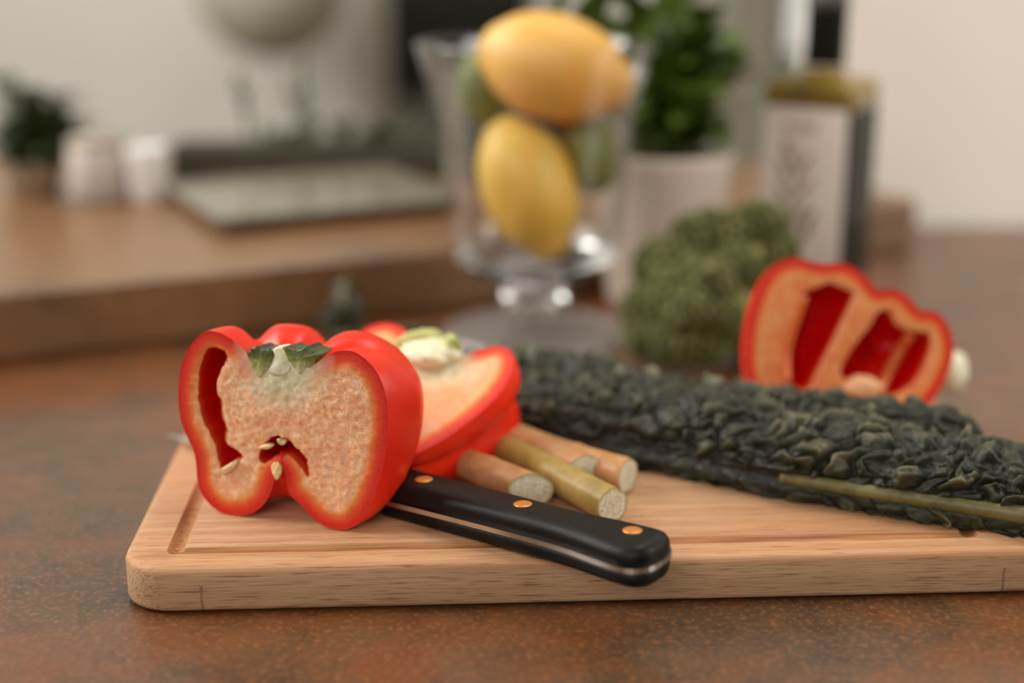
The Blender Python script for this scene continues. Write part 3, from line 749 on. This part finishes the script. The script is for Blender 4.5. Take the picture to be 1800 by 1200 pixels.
# ------------------------------------------------------------------ kale
def kale(name, label, path, wid, hgt, th0, th1, rib_th, size=0.0078, amp=0.0050, seed=0, N=520, Mq=190, rib_range=(0, 1), tip=True, tail=False, ribw=0.0022, smooth_below=False):
    path = np.array(path, float); C = catmull(path, N)
    T = np.gradient(C, axis=0); T /= np.linalg.norm(T, axis=1)[:, None]
    S = np.stack([-T[:, 1], T[:, 0], np.zeros(N)], 1); S /= np.linalg.norm(S, axis=1)[:, None]   # left of travel
    if S[:, 1].mean() > 0: S = -S      # S points to the camera side (front)
    U = np.cross(T, S); U *= np.sign(U[:, 2])[:, None]
    Ls = np.r_[0, np.cumsum(np.linalg.norm(np.diff(C, axis=0), axis=1))]
    t = np.linspace(0, 1, N)
    w = np.interp(t, np.linspace(0, 1, len(wid)), wid); h = np.interp(t, np.linspace(0, 1, len(hgt)), hgt)
    if tip: k = np.sqrt(np.clip((1-t)/0.10, 0, 1)); k = 1-(1-k)**1.5; w = w*np.maximum(k, 0.03); h = h*np.maximum(k, 0.05)
    if tail: k = np.sqrt(np.clip(t/0.10, 0, 1)); w = w*np.maximum(k, 0.03); h = h*np.maximum(k, 0.05)
    th = np.radians(np.linspace(th0, th1, Mq))
    TH, TT = np.meshgrid(th, t); Lg = Ls[:, None]+0*TH
    W = w[:, None]; H = h[:, None]
    cx = np.cos(TH); sx = np.sin(TH)
    arc = TH*0.5*(W.mean()+H.mean()); rib = math.radians(rib_th)*0.5*(W.mean()+H.mean())
    da = arc-rib
    X = Lg-0.35*np.abs(da); Y = da
    wx = X+0.0042*fbm(X*95, Y*95, seed+1, 3); wy = Y+0.0042*fbm(X*95, Y*95, seed+2, 3)
    f1, f2, hid = worley(wx/(size*1.3), wy/(size*0.95), seed)
    dome = (1-np.exp(-2.6*(f2-f1)))*(0.5+0.9*hid)*(1.05-0.35*f1)
    g1, g2, hid2 = worley(wx/(size*0.52), wy/(size*0.40), seed+5)
    d2 = (1-np.exp(-2.6*(g2-g1)))*(0.5+0.8*hid2); ridge = 1-np.abs(fbm(wx*230, wy*230, seed+31, 2))*1.6
    low = fbm(X*38, Y*38, seed+9, 2)
    disp = amp*(dome*1.15+0.42*d2-0.75)+amp*0.7*low+amp*0.16*np.clip(ridge, 0, 1)*dome
    nr = np.exp(-(da/(ribw*1.4))**2); disp = disp*(1-0.9*nr)-amp*0.6*nr
    if smooth_below:
        bl = 1/(1+np.exp((TH-math.radians(rib_th-6))*-25)); disp = disp*(0.35+0.65*bl)
    frill = np.minimum(1, np.abs(TH-th[0])/0.25)*np.minimum(1, np.abs(TH-th[-1])/0.25)
    edge = (1-frill)*amp*1.3*np.sin(X*2*math.pi/0.011+3*low)
    nx = cx/np.maximum(W, 1e-4); ny = sx/np.maximum(H, 1e-4); nl = np.hypot(nx, ny); nx /= nl; ny /= nl
    kk = np.clip(np.minimum(W, H)/0.008, 0.25, 1)
    D = (disp+edge)*kk
    a = W*cx+nx*D; b = H*sx+ny*D
    along = 0.6*amp*fbm(X*160, Y*160, seed+20, 2)*kk
    P = C[:, None, :]+a[..., None]*S[:, None, :]+b[..., None]*U[:, None, :]+along[..., None]*T[:, None, :]
    base = C.mean(0); base = np.array([base[0], base[1], 0.0168])
    # pieces must not sink through the board
    P[..., 2] = np.maximum(P[..., 2], ZB+0.0004 if name else 0)
    V = (P-base).reshape(-1, 3)
    I = np.arange(N*Mq).reshape(N, Mq)
    F = np.stack([I[:-1, :-1], I[1:, :-1], I[1:, 1:], I[:-1, 1:]], -1).reshape(-1, 4)
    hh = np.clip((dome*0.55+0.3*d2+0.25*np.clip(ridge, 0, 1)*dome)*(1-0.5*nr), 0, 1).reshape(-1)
    root = empty('kale_leaf', base); tag(root, label, 'kale leaf')
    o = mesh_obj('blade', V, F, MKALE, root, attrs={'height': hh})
    if rib_range:
        i0, i1 = int(rib_range[0]*(N-1)), int(rib_range[1]*(N-1)); r_ = math.radians(rib_th)
        idx = np.linspace(i0, i1, 60).astype(int)
        pr_ = [C[i]+S[i]*(w[i]*math.cos(r_)-ribw*0.95)+U[i]*h[i]*math.sin(r_)-base for i in idx]
        tube('midrib', pr_, list(np.linspace(ribw*0.7, ribw*1.25, 60)), MRIB, root, 12)
    return root
kale('leaf', 'long dark kale leaf at the back, its curled tip ending under the right pepper',
     [(-0.045, 0.640, 0.022), (-0.010, 0.616, 0.023), (0.030, 0.590, 0.024), (0.075, 0.566, 0.0235), (0.115, 0.551, 0.0235), (0.150, 0.541, 0.024), (0.188, 0.528, 0.024)],
     [0.022, 0.026, 0.028, 0.026, 0.024, 0.022, 0.018], [0.011, 0.014, 0.0165, 0.016, 0.016, 0.016, 0.014], -20, 200, 110, seed=3, tip=True, tail=True, rib_range=None, ribw=0.0012)
kale('leaf', 'front dark kale leaf with a pale midrib running off the right side of the board',
     [(-0.010, 0.585, 0.022), (0.030, 0.562, 0.023), (0.070, 0.541, 0.024), (0.110, 0.517, 0.024), (0.150, 0.496, 0.024), (0.195, 0.475, 0.024), (0.26, 0.444, 0.024)],
     [0.020, 0.024, 0.027, 0.026, 0.024, 0.023, 0.020], [0.013, 0.017, 0.018, 0.0175, 0.017, 0.0155, 0.013], -38, 195, 4, seed=8, tip=False, tail=True, rib_range=(0.46, 1.0), ribw=0.0034, smooth_below=True)

def curly(name, label, base, spec, seed):
    root = empty('kale_leaf', base); tag(root, label, 'kale leaf')
    V = []; N, Mq = 90, 40; H = []
    for i in range(N):
        t = i/(N-1)
        for j in range(Mq):
            q = -1+2*j/(Mq-1)
            w = spec[0]*math.sin(math.pi*min(1, t*0.9+0.1))**0.7
            fr = 0.005*abs(q)*math.sin(t*40+q*3+seed)
            V.append((spec[1]*t+0.004*math.sin(8*t)+fr*0.3, q*w*0.6+fr, spec[2]*t**1.2+0.004*abs(q)*math.sin(t*31)+0.006*(1-q*q)))
            H.append(0.4+0.4*math.sin(t*60+q*17))
    F = [(i*Mq+j, (i+1)*Mq+j, (i+1)*Mq+j+1, i*Mq+j+1) for i in range(N-1) for j in range(Mq-1)]
    mesh_obj('blade', V, F, MKALE, root, attrs={'height': H})
    tube('midrib', [(spec[1]*t+0.004*math.sin(8*t), 0, spec[2]*t**1.2+0.006) for t in np.linspace(0, 1, 20)], 0.0012, MRIB, root, 8)
    return root
b = onz(588, 610, 0.0)
curly('c', 'small dark kale leaf tip sticking up behind the front pepper', (b.x+0.004, b.y, 0.001), (0.016, 0.010, 0.031), 1).rotation_euler = (0, 0, math.radians(80))
b = onz(690, 612, 0.0)
curly('c', 'small dark kale leaf lying low behind the middle pepper', (b.x-0.03, b.y, 0.001), (0.016, 0.05, 0.006), 4)
b = onz(560, 620, 0.0)

# ------------------------------------------------------------------ broccoli
bc = ony(1247, 520, 0.738)
br = empty('broccoli', (bc.x, bc.y, 0.0)); tag(br, 'green broccoli crown resting on the worktop behind the kale', 'broccoli')
bm = bmesh.new(); bmesh.ops.create_icosphere(bm, subdivisions=6, radius=1)
SV = np.array([v.co[:] for v in bm.verts]); SF = [[v.index for v in f.verts] for f in bm.faces]; bm.free()
def floret_mesh(seed):
    th = np.arctan2(SV[:, 1], SV[:, 0]); ph = np.arccos(np.clip(SV[:, 2], -1, 1))
    # cube-like projection for even cells
    lx = np.sqrt(2*(1-np.cos(ph)))*np.cos(th); ly = np.sqrt(2*(1-np.cos(ph)))*np.sin(th)
    f1, f2, hid = worley(lx*2.3, ly*2.3, seed); g1, g2, h2 = worley(lx*9, ly*9, seed+4)
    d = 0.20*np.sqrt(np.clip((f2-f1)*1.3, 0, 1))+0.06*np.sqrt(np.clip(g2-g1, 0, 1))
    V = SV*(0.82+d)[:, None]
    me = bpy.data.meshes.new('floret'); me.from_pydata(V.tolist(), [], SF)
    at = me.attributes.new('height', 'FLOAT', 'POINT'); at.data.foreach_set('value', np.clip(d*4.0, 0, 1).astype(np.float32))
    me.polygons.foreach_set('use_smooth', [True]*len(me.polygons)); me.materials.append(MBROC); return me
FM = [floret_mesh(s_) for s_ in (1, 2, 3)]
rng = random.Random(5)
cz = 0.040
def wpt(px, py, Y): 
    q = ony(px, py, Y); return (q.x-bc.x, q.y-bc.y, q.z)
fl_spec = [ # px,py,Y,r
 (1165, 470, .735, .0195), (1135, 545, .730, .0165), (1140, 605, .722, .0155), (1195, 590, .706, .0185), (1235, 500, .712, .0200), (1225, 425, .745, .0190),
 (1285, 412, .740, .0165), (1335, 400, .745, .0185), (1362, 440, .740, .0155), (1340, 480, .735, .0150), (1262, 560, .705, .0170), (1210, 545, .700, .0165),
 (1175, 520, .712, .0170), (1290, 470, .725, .0155), (1240, 600, .705, .0160), (1180, 630, .712, .0135), (1300, 440, .76, .018), (1200, 480, .76, .020), (1250, 400, .765, .014)]
for i, (px, py, Y, r) in enumerate(fl_spec):
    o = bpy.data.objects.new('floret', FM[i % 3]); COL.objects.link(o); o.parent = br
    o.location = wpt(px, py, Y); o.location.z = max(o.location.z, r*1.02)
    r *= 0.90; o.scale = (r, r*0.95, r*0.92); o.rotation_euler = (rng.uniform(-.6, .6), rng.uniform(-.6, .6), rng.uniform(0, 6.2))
tube('stem', [wpt(1240, 540, .74), wpt(1285, 565, .735), wpt(1330, 590, .735), wpt(1390, 612, .74)], [0.015, 0.014, 0.014, 0.015], MBSTEM, br, 20)
tube('branch', [wpt(1270, 545, .722), wpt(1300, 560, .718), wpt(1345, 592, .722)], [0.006, 0.005, 0.006], MBSTEM, br, 12)
tube('branch', [wpt(1330, 430, .735), wpt(1310, 500, .73), wpt(1300, 560, .73)], [0.006, 0.0055, 0.007], MBSTEM, br, 12)
tube('branch', [wpt(1275, 470, .722), wpt(1298, 520, .722), wpt(1325, 565, .73)], [0.005, 0.0045, 0.006], MBSTEM, br, 12)

# ------------------------------------------------------------------ footed glass vase with lemons
gp = Vector((ony(940, 560, .782).x, 0.782, 0.0))
outer = [(0.0, 0.0006), (0.050, 0.0006), (0.0525, 0.0016), (0.0520, 0.0030), (0.038, 0.0055), (0.020, 0.0085), (0.0125, 0.0115), (0.0115, 0.0135), (0.0150, 0.0160), (0.0195, 0.0200), (0.0200, 0.0235),
         (0.0170, 0.0270), (0.0145, 0.0295), (0.0160, 0.0315), (0.0260, 0.0340), (0.0370, 0.0385), (0.0445, 0.0455), (0.0478, 0.0540), (0.0490, 0.0650), (0.0500, 0.0800), (0.0515, 0.0980), (0.0540, 0.1180), (0.0580, 0.1380), (0.0630, 0.1550), (0.0655, 0.1625), (0.0655, 0.1640)]
inner = [(0.0640, 0.1645), (0.0625, 0.1630), (0.0602, 0.1550), (0.0552, 0.1380), (0.0513, 0.1180), (0.0488, 0.0980), (0.0473, 0.0800), (0.0462, 0.0650), (0.0448, 0.0560), (0.0410, 0.0490), (0.0330, 0.0435), (0.0200, 0.0405), (0.0, 0.0395)]
prof = catmull(outer+inner, 150); prof[:, 0] = np.maximum(prof[:, 0], 0)
prof = [(0.0, outer[0][1])]+[tuple(a) for a in prof[1:-1]]+[(0.0, inner[-1][1])]
vase = lathe('glass_vase', prof, MGLASS, loc=(gp.x, gp.y, 0.0002), n=96)
MTHIN = M('thin_bowl_glass')
_lw = MTHIN.node('ShaderNodeLayerWeight'); _lw.inputs[0].default_value = 0.5
_f2 = MTHIN.math('ADD', MTHIN.math('MULTIPLY', MTHIN.math('POWER', _lw.outputs['Facing'], 3.0), 0.9), 0.04)
_tr = MTHIN.node('ShaderNodeBsdfTransparent'); _tr.inputs[0].default_value = (0.985, 0.985, 0.98, 1)
_gl = MTHIN.node('ShaderNodeBsdfGlossy'); _gl.inputs['Roughness'].default_value = 0.02
_mx = MTHIN.node('ShaderNodeMixShader'); MTHIN.link(_f2, _mx.inputs[0]); MTHIN.link(_tr.outputs[0], _mx.inputs[1]); MTHIN.link(_gl.outputs[0], _mx.inputs[2])
MTHIN.link(_mx.outputs[0], MTHIN.out.inputs[0])
vase.data.materials.append(MTHIN.m)
MFOOT = M('foot_glass'); _tr = MFOOT.node('ShaderNodeBsdfTransparent'); _gl = MFOOT.node('ShaderNodeBsdfGlossy'); _gl.inputs['Roughness'].default_value = 0.45
_mx = MFOOT.node('ShaderNodeMixShader'); _mx.inputs[0].default_value = 0.32
MFOOT.link(_tr.outputs[0], _mx.inputs[1]); MFOOT.link(_gl.outputs[0], _mx.inputs[2]); MFOOT.link(_mx.outputs[0], MFOOT.out.inputs[0])
vase.data.materials.append(MFOOT.m)
for p_ in vase.data.polygons:
    if p_.center.z > 0.047: p_.material_index = 1
    elif p_.center.z < 0.0095: p_.material_index = 2
tag(vase, 'clear footed glass vase filled with lemons and limes', 'vase')
def fruit(name, label, cat, center, rads, axis, mat, seed, nip=0.14, group=None):
    V = SV[:]; x = V[:, 2]
    r = np.sqrt(np.clip(1-np.abs(x)**2.2, 0, 1))
    tipd = np.clip((np.abs(x)-0.86)/0.14, 0, 1)
    ang = np.arctan2(V[:, 1], V[:, 0])
    r = r*(1+0.02*np.sin(3*ang+seed))+0.13*tipd*np.clip(1-tipd, 0, 1)
    z = x*(1+nip*tipd*np.where(x > 0, 1.0, 0.4))
    nn = 1+0.035*vnoise(V[:, 0]*1.6+seed, V[:, 1]*1.6+V[:, 2], seed)
    W = np.stack([np.cos(ang)*r*nn*rads[0], np.sin(ang)*r*nn*rads[0], z*rads[1]], 1)
    o = mesh_obj(name, W, SF, mat, loc=center); o.rotation_euler = Vector(axis).to_track_quat('Z', 'Y').to_euler()
    tag(o, label, cat, group); return o
def fy(px, py, Y): return tuple(ony(px, py, Y))
fruit('lemon', 'larger yellow lemon lying across the top of the glass vase', 'lemon', fy(973, 119, .772), (0.0275, 0.0395), (0.93, -0.10, -0.26), MLEMON, 2)
fruit('lemon', 'lower lemon standing tilted inside the glass vase', 'lemon', fy(926, 328, .768), (0.0255, 0.0372), (0.38, -0.1, -0.92), MLEMON2, 5)
fruit('lime', 'green lime inside the glass vase right of the lower lemon', 'lime', fy(1042, 272, .782), (0.0165, 0.0215), (-0.1, -0.2, 1), MLIME, 8, 0.08)
fruit('lime', 'dark lime behind the gap between the two lemons', 'lime', fy(1000, 238, .800), (0.0185, 0.022), (0.9, 0.2, 0.3), plain('dark_lime', lin(52, 60, 30), 0.5), 3, 0.08)
fruit('lime', 'lime showing through the vase wall left of the upper lemon', 'lime', fy(850, 150, .800), (0.0165, 0.021), (0.2, 0.2, 1), MLIME, 9, 0.08)

# ------------------------------------------------------------------ olive oil bottle
btl = ony(1436, 400, .862)
bo = empty('oil_bottle', (btl.x, 0.868, 0.0), math.radians(-31)); tag(bo, 'square dark olive oil bottle with a pale label standing behind the right pepper', 'bottle')
MOILG = M('dark_green_bottle_glass'); MOILG.set(color=lin(22, 24, 12), rough=0.3, spec=0.12); MOILG = MOILG.m
MOIL = M('golden_oil_glass'); _v = MOIL.coord(); MOIL.set(color=MOIL.ramp(MOIL.noise(_v, 20, 2), [(0.3, lin(96, 74, 22)), (0.7, lin(156, 132, 52))]), rough=0.1, spec=0.6); MOIL = MOIL.m
hwid = 0.0275
def sq_loft(name, rows, mat, parent, n=12):
    V = []; F = []; m = 0
    for hw_, rr, z in rows:
        L = rrect(-hw_, -hw_, hw_, hw_, rr, n); m = len(L); V += [(x, y, z) for x, y in L]
    for i in range(len(rows)-1):
        for k in range(m): F.append((i*m+k, i*m+(k+1) % m, (i+1)*m+(k+1) % m, (i+1)*m+k))
    F.append(tuple(range(m))[::-1]); F.append(tuple((len(rows)-1)*m+k for k in range(m)))
    return mesh_obj(name, V, F, mat, parent, recalc=True)
sq_loft('body', [(hwid-0.003, 0.003, 0.0008), (hwid, 0.005, 0.004), (hwid, 0.005, 0.119)], MOILG, bo)
sq_loft('shoulder', [(hwid, 0.005, 0.1191), (hwid, 0.005, 0.1310), (hwid-0.0012, 0.005, 0.1345), (hwid-0.004, 0.007, 0.1362), (0.0150, 0.0145, 0.1372), (0.0128, 0.0127, 0.142)], MOIL, bo)
lathe('neck', [(0.0125, 0.1440), (0.0122, 0.148), (0.0120, 0.200), (0.0120, 0.215), (0.0, 0.215)], MOILG, bo)
lathe('capsule_band', [(0.0124, 0.178), (0.0128, 0.1785), (0.0128, 0.1875), (0.0124, 0.188)], plain('grey_capsule', lin(88, 84, 78), 0.4), bo)
lathe('cap', [(0.0128, 0.2151), (0.0128, 0.238), (0.0120, 0.2395), (0.0, 0.2395)], plain('black_cap', lin(18, 18, 16), 0.4), bo)
MLAB = M('paper_label'); _v = MLAB.coord(); _n = MLAB.noise(_v, 50, 3)
MLAB.set(color=MLAB.ramp(_n, [(0.3, lin(232, 220, 208)), (0.7, lin(240, 230, 222))]), rough=0.7); MLAB = MLAB.m
lab = box('label', (-hwid+0.0015, -hwid-0.0006, 0.012), (hwid-0.002, -hwid-0.0001, 0.121), MLAB, bo, 0.0001)
MINK = plain('olive_print', lin(150, 126, 96), 0.8); MINK2 = plain('green_print', lin(132, 124, 92), 0.8)
yl = -hwid-0.0008
# printed olive branch: stem, leaves and a short line of lettering-like bars at the top
tube('print', [(-0.002, yl, 0.045), (-0.006, yl, 0.062), (-0.004, yl, 0.080), (-0.007, yl, 0.098)], 0.0008, MINK, bo, 6)
def leafprint(x, z, a, L=0.013, w=0.0034, mat=MINK):
    pts = []
    for k in range(16):
        t = 2*math.pi*k/16; px = L/2*math.cos(t); pz = w/2*math.sin(t)*(1-0.3*math.cos(t))
        pts.append((x+px*math.cos(a)-pz*math.sin(a), yl, z+px*math.sin(a)+pz*math.cos(a)))
    V = pts+[(p_[0], yl+0.0002, p_[2]) for p_ in pts]
    mesh_obj('print', V, [tuple(range(16)), tuple(range(16, 32))[::-1]]+[(i, (i+1) % 16, 16+(i+1) % 16, 16+i) for i in range(16)], mat, bo, smooth=False, recalc=True)
for k, (x, z, a) in enumerate([(-0.010, 0.058, 2.2), (0.001, 0.060, .9), (-0.012, 0.070, 2.3), (0.002, 0.074, .8), (-0.012, 0.084, 2.1), (0.001, 0.088, 1.0), (-0.008, 0.048, 2.4), (0.003, 0.046, .8), (0.006, 0.055, 1.1), (-0.010, 0.096, 1.9)]):
    leafprint(x, z, a, 0.015, 0.0042, MINK if k % 2 else MINK2)
for x0, x1 in ((-0.013, -0.006), (-0.005, 0.001), (0.002, 0.007)):
    box('print', (x0, yl, 0.1085), (x1, yl+0.0002, 0.1115), MINK, bo)

# ------------------------------------------------------------------ basil pot and background plants
def leaf_mesh(name, L, w, mat, cup=0.25):
    V = []; N, Mq = 8, 5
    for i in range(N):
        t = i/(N-1); ww = w*math.sin(math.pi*(0.04+0.92*t))**0.8*(1-0.25*t)
        for j in range(Mq):
            q = -1+2*j/(Mq-1); V.append((L*t, q*ww/2, L*(0.25*math.sin(t*2.4))-cup*ww*(1-abs(q))*0.5))
    F = [(i*Mq+j, (i+1)*Mq+j, (i+1)*Mq+j+1, i*Mq+j+1) for i in range(N-1) for j in range(Mq-1)]
    me = bpy.data.meshes.new(name); me.from_pydata(V, [], F); me.polygons.foreach_set('use_smooth', [True]*len(F)); me.materials.append(mat); return me
def potted(name, label, cat, loc, pot_prof, potmat, stems, leafm, nleaf, seed, leafname='leaf'):
    root = empty(name, loc); tag(root, label, cat)
    rz = random.Random(seed)
    if pot_prof:
        lathe('pot', pot_prof, potmat, root, n=48)
        zt = max(z for r, z in pot_prof); rr = max(r for r, z in pot_prof)
        lathe('soil', [(0.0, zt-0.010), (rr*0.86, zt-0.010), (rr*0.86, zt-0.007), (0.0, zt-0.006)], MSOIL, root, n=32)
    for (base, tipp, r) in stems:
        mid = [(a+b)/2+rz.uniform(-.004, .004) for a, b in zip(base, tipp)]
        P_ = catmull([base, mid, tipp], 10); tube('stem', P_, [r]*10, MSTEMG, root, 6)
        for k in range(nleaf):
            t = 0.25+0.75*(k+0.5)/nleaf; i = min(9, int(t*9)); a = rz.uniform(0, 6.283)
            o = bpy.data.objects.new(leafname, leafm); COL.objects.link(o); o.parent = root
            o.location = tuple(P_[i]); s = rz.uniform(.8, 1.4); o.scale = (s, s, s)
            o.rotation_euler = (rz.uniform(-.4, .4), rz.uniform(-.9, .5), a)
    return root
LB = leaf_mesh('basil_leaf', 0.032, 0.021, MLEAF); LH = leaf_mesh('herb_leaf', 0.022, 0.009, MLEAF2)
pc = ony(1166, 400, .862)
pY = 0.862
def rel(px, py, Y, c): 
    q = ony(px, py, Y); return (q.x-c[0], q.y-c[1], q.z-c[2])
pcl = (pc.x, pY, 0.0005)
stems = []
for px, py, Y in [(990, 40, .87), (960, 0, .88), (1040, 10, .86), (1090, 50, .84), (1130, 90, .84), (1150, 20, .83), (1180, 130, .83), (1200, 50, .85), (1240, 20, .86), (1260, 90, .86), (1290, 60, .86), (1285, 120, .87), (1100, -40, .86), (1160, -60, .87), (1220, -50, .86), (1150, 170, .85), (1190, 190, .84), (1120, 140, .86), (1215, 130, .86), (1170, 80, .86), (1110, -10, .89), (1180, 0, .84)]:
    tp = rel(px, py, Y, pcl); stems.append(((random.uniform(-.018, .018), random.uniform(-.018, .018), 0.080), tp, 0.0013))
potted('basil_plant', 'bushy green basil in a pale ceramic pot behind the glass vase', 'potted plant', pcl,
       [(0.0, 0.0), (0.032, 0.0), (0.034, 0.002), (0.0405, 0.088), (0.0415, 0.0925), (0.0400, 0.0935), (0.0385, 0.0925), (0.0370, 0.080), (0.0, 0.078)], MPOT, stems, LB, 9, 3)

sz = SZ+0.0007
def on_slab(px, py): return onz(px, py, sz)
# herb pot far left
q = on_slab(62, 338); pl_ = (q.x, q.y, sz)
stems = []
rz = random.Random(12)
for px, py in [(20, 160), (35, 200), (60, 200), (80, 180), (105, 175), (120, 200), (15, 240), (40, 250), (75, 240), (100, 240), (120, 255), (30, 280), (90, 285), (60, 160), (55, 290), (150, 215), (10, 130)]:
    stems.append(((rz.uniform(-.008, .008), rz.uniform(-.008, .008), 0.018), rel(px, py, q.y+rz.uniform(-.02, .02), pl_), 0.0008))
potted('herb_plant', 'dark green herb in a small pot at the far left', 'potted plant', pl_,
       [(0.0, 0.0), (0.017, 0.0), (0.023, 0.022), (0.0235, 0.0245), (0.0215, 0.0245), (0.020, 0.018), (0.0, 0.017)], plain('sand_pot', lin(176, 160, 136), 0.5), stems, LH, 14, 5)
# two white cups / jars
q = on_slab(180, 350)
cup = empty('jar', (q.x, q.y, sz)); tag(cup, 'white jar with a round lid between the far-left herb and the beaker', 'jar')
lathe('body', [(0.0, 0.0), (0.018, 0.0), (0.0215, 0.004), (0.0215, 0.034), (0.019, 0.039), (0.0, 0.039)], plain('pale_jar', lin(196, 186, 178), 0.45, 0.02, 20), cup, n=40)
lathe('lid', [(0.0, 0.0391), (0.0205, 0.0391), (0.0210, 0.042), (0.019, 0.0445), (0.004, 0.046), (0.004, 0.050), (0.0, 0.0505)], plain('wooden_lid', lin(172, 158, 140), 0.5), cup, n=40)
q = on_slab(262, 352)
mg = empty('beaker', (q.x, q.y, sz)); tag(mg, 'shiny white beaker right of the lidded jar', 'beaker')
lathe('body', [(0.0, 0.0), (0.0125, 0.0), (0.0135, 0.003), (0.0145, 0.036), (0.0145, 0.038), (0.0125, 0.038), (0.0115, 0.006), (0.0, 0.005)], plain('shiny_white', lin(235, 232, 230), 0.12, 0.01, 20), mg, n=40)
# dark planter behind with low greens
q = onz(300, 318, sz)
pln = empty('planter', (q.x, q.y, sz), math.radians(1.5)); tag(pln, 'long low dark planter with green sprigs behind the hob', 'planter')
MPLN = plain('dark_planter', lin(60, 54, 38), 0.6, 0.08, 30)
lo = box('trough', (0.0, 0.0, 0.0), (0.33, 0.045, 0.027), MPLN, pln, 0.002)
rz = random.Random(31)
for k in range(90):
    o = bpy.data.objects.new('leaf', LH); COL.objects.link(o); o.parent = pln
    o.location = (rz.uniform(0.07, 0.32), rz.uniform(0.0, 0.045), 0.026+rz.uniform(-0.004, 0.004)); s = rz.uniform(.6, 1.0); o.scale = (s, s, s)
    o.rotation_euler = (rz.uniform(-.5, .5), rz.uniform(-1.2, 0), rz.uniform(0, 6.28))
for bx_, tx, tz_, nl in ((0.058, 0.050, 0.078, 7), (0.098, 0.100, 0.085, 9), (0.104, 0.088, 0.070, 7)):
    P_ = catmull([(bx_, 0.025, 0.018), ((bx_+tx)/2+0.002, 0.027, 0.018+(tz_-0.018)*.5), (tx, 0.025, tz_)], 10)
    tube('stem', P_, [0.0014]*10, MSTEMG, pln, 6)
    for k in range(nl):
        i = 4+k*5//nl if tz_ < 0.09 else 1+k*8//nl
        o = bpy.data.objects.new('leaf', LH); COL.objects.link(o); o.parent = pln; o.location = tuple(P_[i])
        o.rotation_euler = (0.2, rz.uniform(-1.2, 0), rz.uniform(0, 6.28)); o.scale = (.7, .7, .7)

# far wall: dark window, grey tall panel, bright window, pendant
YW = 2.6
a = ony(640, 260, YW); b_ = ony(1010, 210, YW)
w1 = empty('window_1', (a.x, YW-0.005, 0.25)); tag(w1, kind='structure')
def fy2(px, py): q = ony(px, py, YW-0.02); return q.x, q.z
x0, z0 = fy2(640, 212); x1, _ = fy2(930, 212); xi, _ = fy2(688, 212); _, zs = fy2(700, 170)
wx, wz = a.x, 0.25
box('frame', (x0-wx, -0.03, z0-wz-0.02), (xi-wx, 0.0, 0.75), plain('window_frame_paint', lin(168, 164, 148), 0.6, 0.02), w1, 0.004)
box('pane', (xi-wx, -0.02, zs-wz), (x1-wx, 0.0, 0.75), MDARK, w1, 0.002)
box('sill', (xi-wx, -0.03, z0-wz-0.02), (x1-wx, 0.0, zs-wz-0.001), plain('grey_sill', lin(96, 94, 80), 0.6, 0.02), w1, 0.003)
# tall grey cabinet side
q0 = ony(1255, 330, 2.0); q1 = ony(1372, 60, 2.0)
tc = empty('tall_cabinet', ((q0.x+q1.x)/2, 2.0, -0.9)); tag(tc, 'tall grey-green cabinet behind the basil and the bottle', 'cabinet')
hwc = (q1.x-q0.x)/2
box('body', (-hwc, 0.0, 0.0), (hwc, 0.45, 2.3), MGREY, tc, 0.003)
box('door', (-hwc+0.003, -0.018, 0.08), (hwc-0.003, -0.001, 2.28), MGREY, tc, 0.003)
# bright frosted window right of it
xa = ony(1376, 60, 2.58).x; xb = ony(1560, 60, 2.58).x
w2 = empty('window_2', (xa, 2.59, 0.0)); tag(w2, kind='structure')
MEM = M('daylit_glass'); MEM.set(color=lin(230, 230, 225), rough=0.5, emis=lin(232, 232, 224), emis_s=0.9); MEM = MEM.m
box('pane', (0.01, -0.012, 0.02), (xb-xa, 0.0, 0.9), MEM, w2)
box('frame', (-0.02, -0.03, -0.02), (0.009, 0.0, 0.95), MWHITE, w2, 0.003)
# round pendant shade
pc_ = ony(475, -30, 2.35); R_ = 125/2500*2.35*1.02
pn = empty('pendant_lamp', (pc_.x, 2.35, pc_.z)); tag(pn, 'round olive-beige pendant shade hanging at the top left', 'lamp')
MSHADE = plain('olive_shade', lin(172, 166, 146), 0.8, 0.08, 40)
pp = [(R_*math.sin(math.pi*k/24)+1e-6, -R_*math.cos(math.pi*k/24)) for k in range(1, 24)]
lathe('shade', pp, MSHADE, pn, n=48)
tube('cord', [(0, 0, R_), (0, 0, 0.7), (0, 0, 1.2)], 0.003, MDARK, pn, 8)
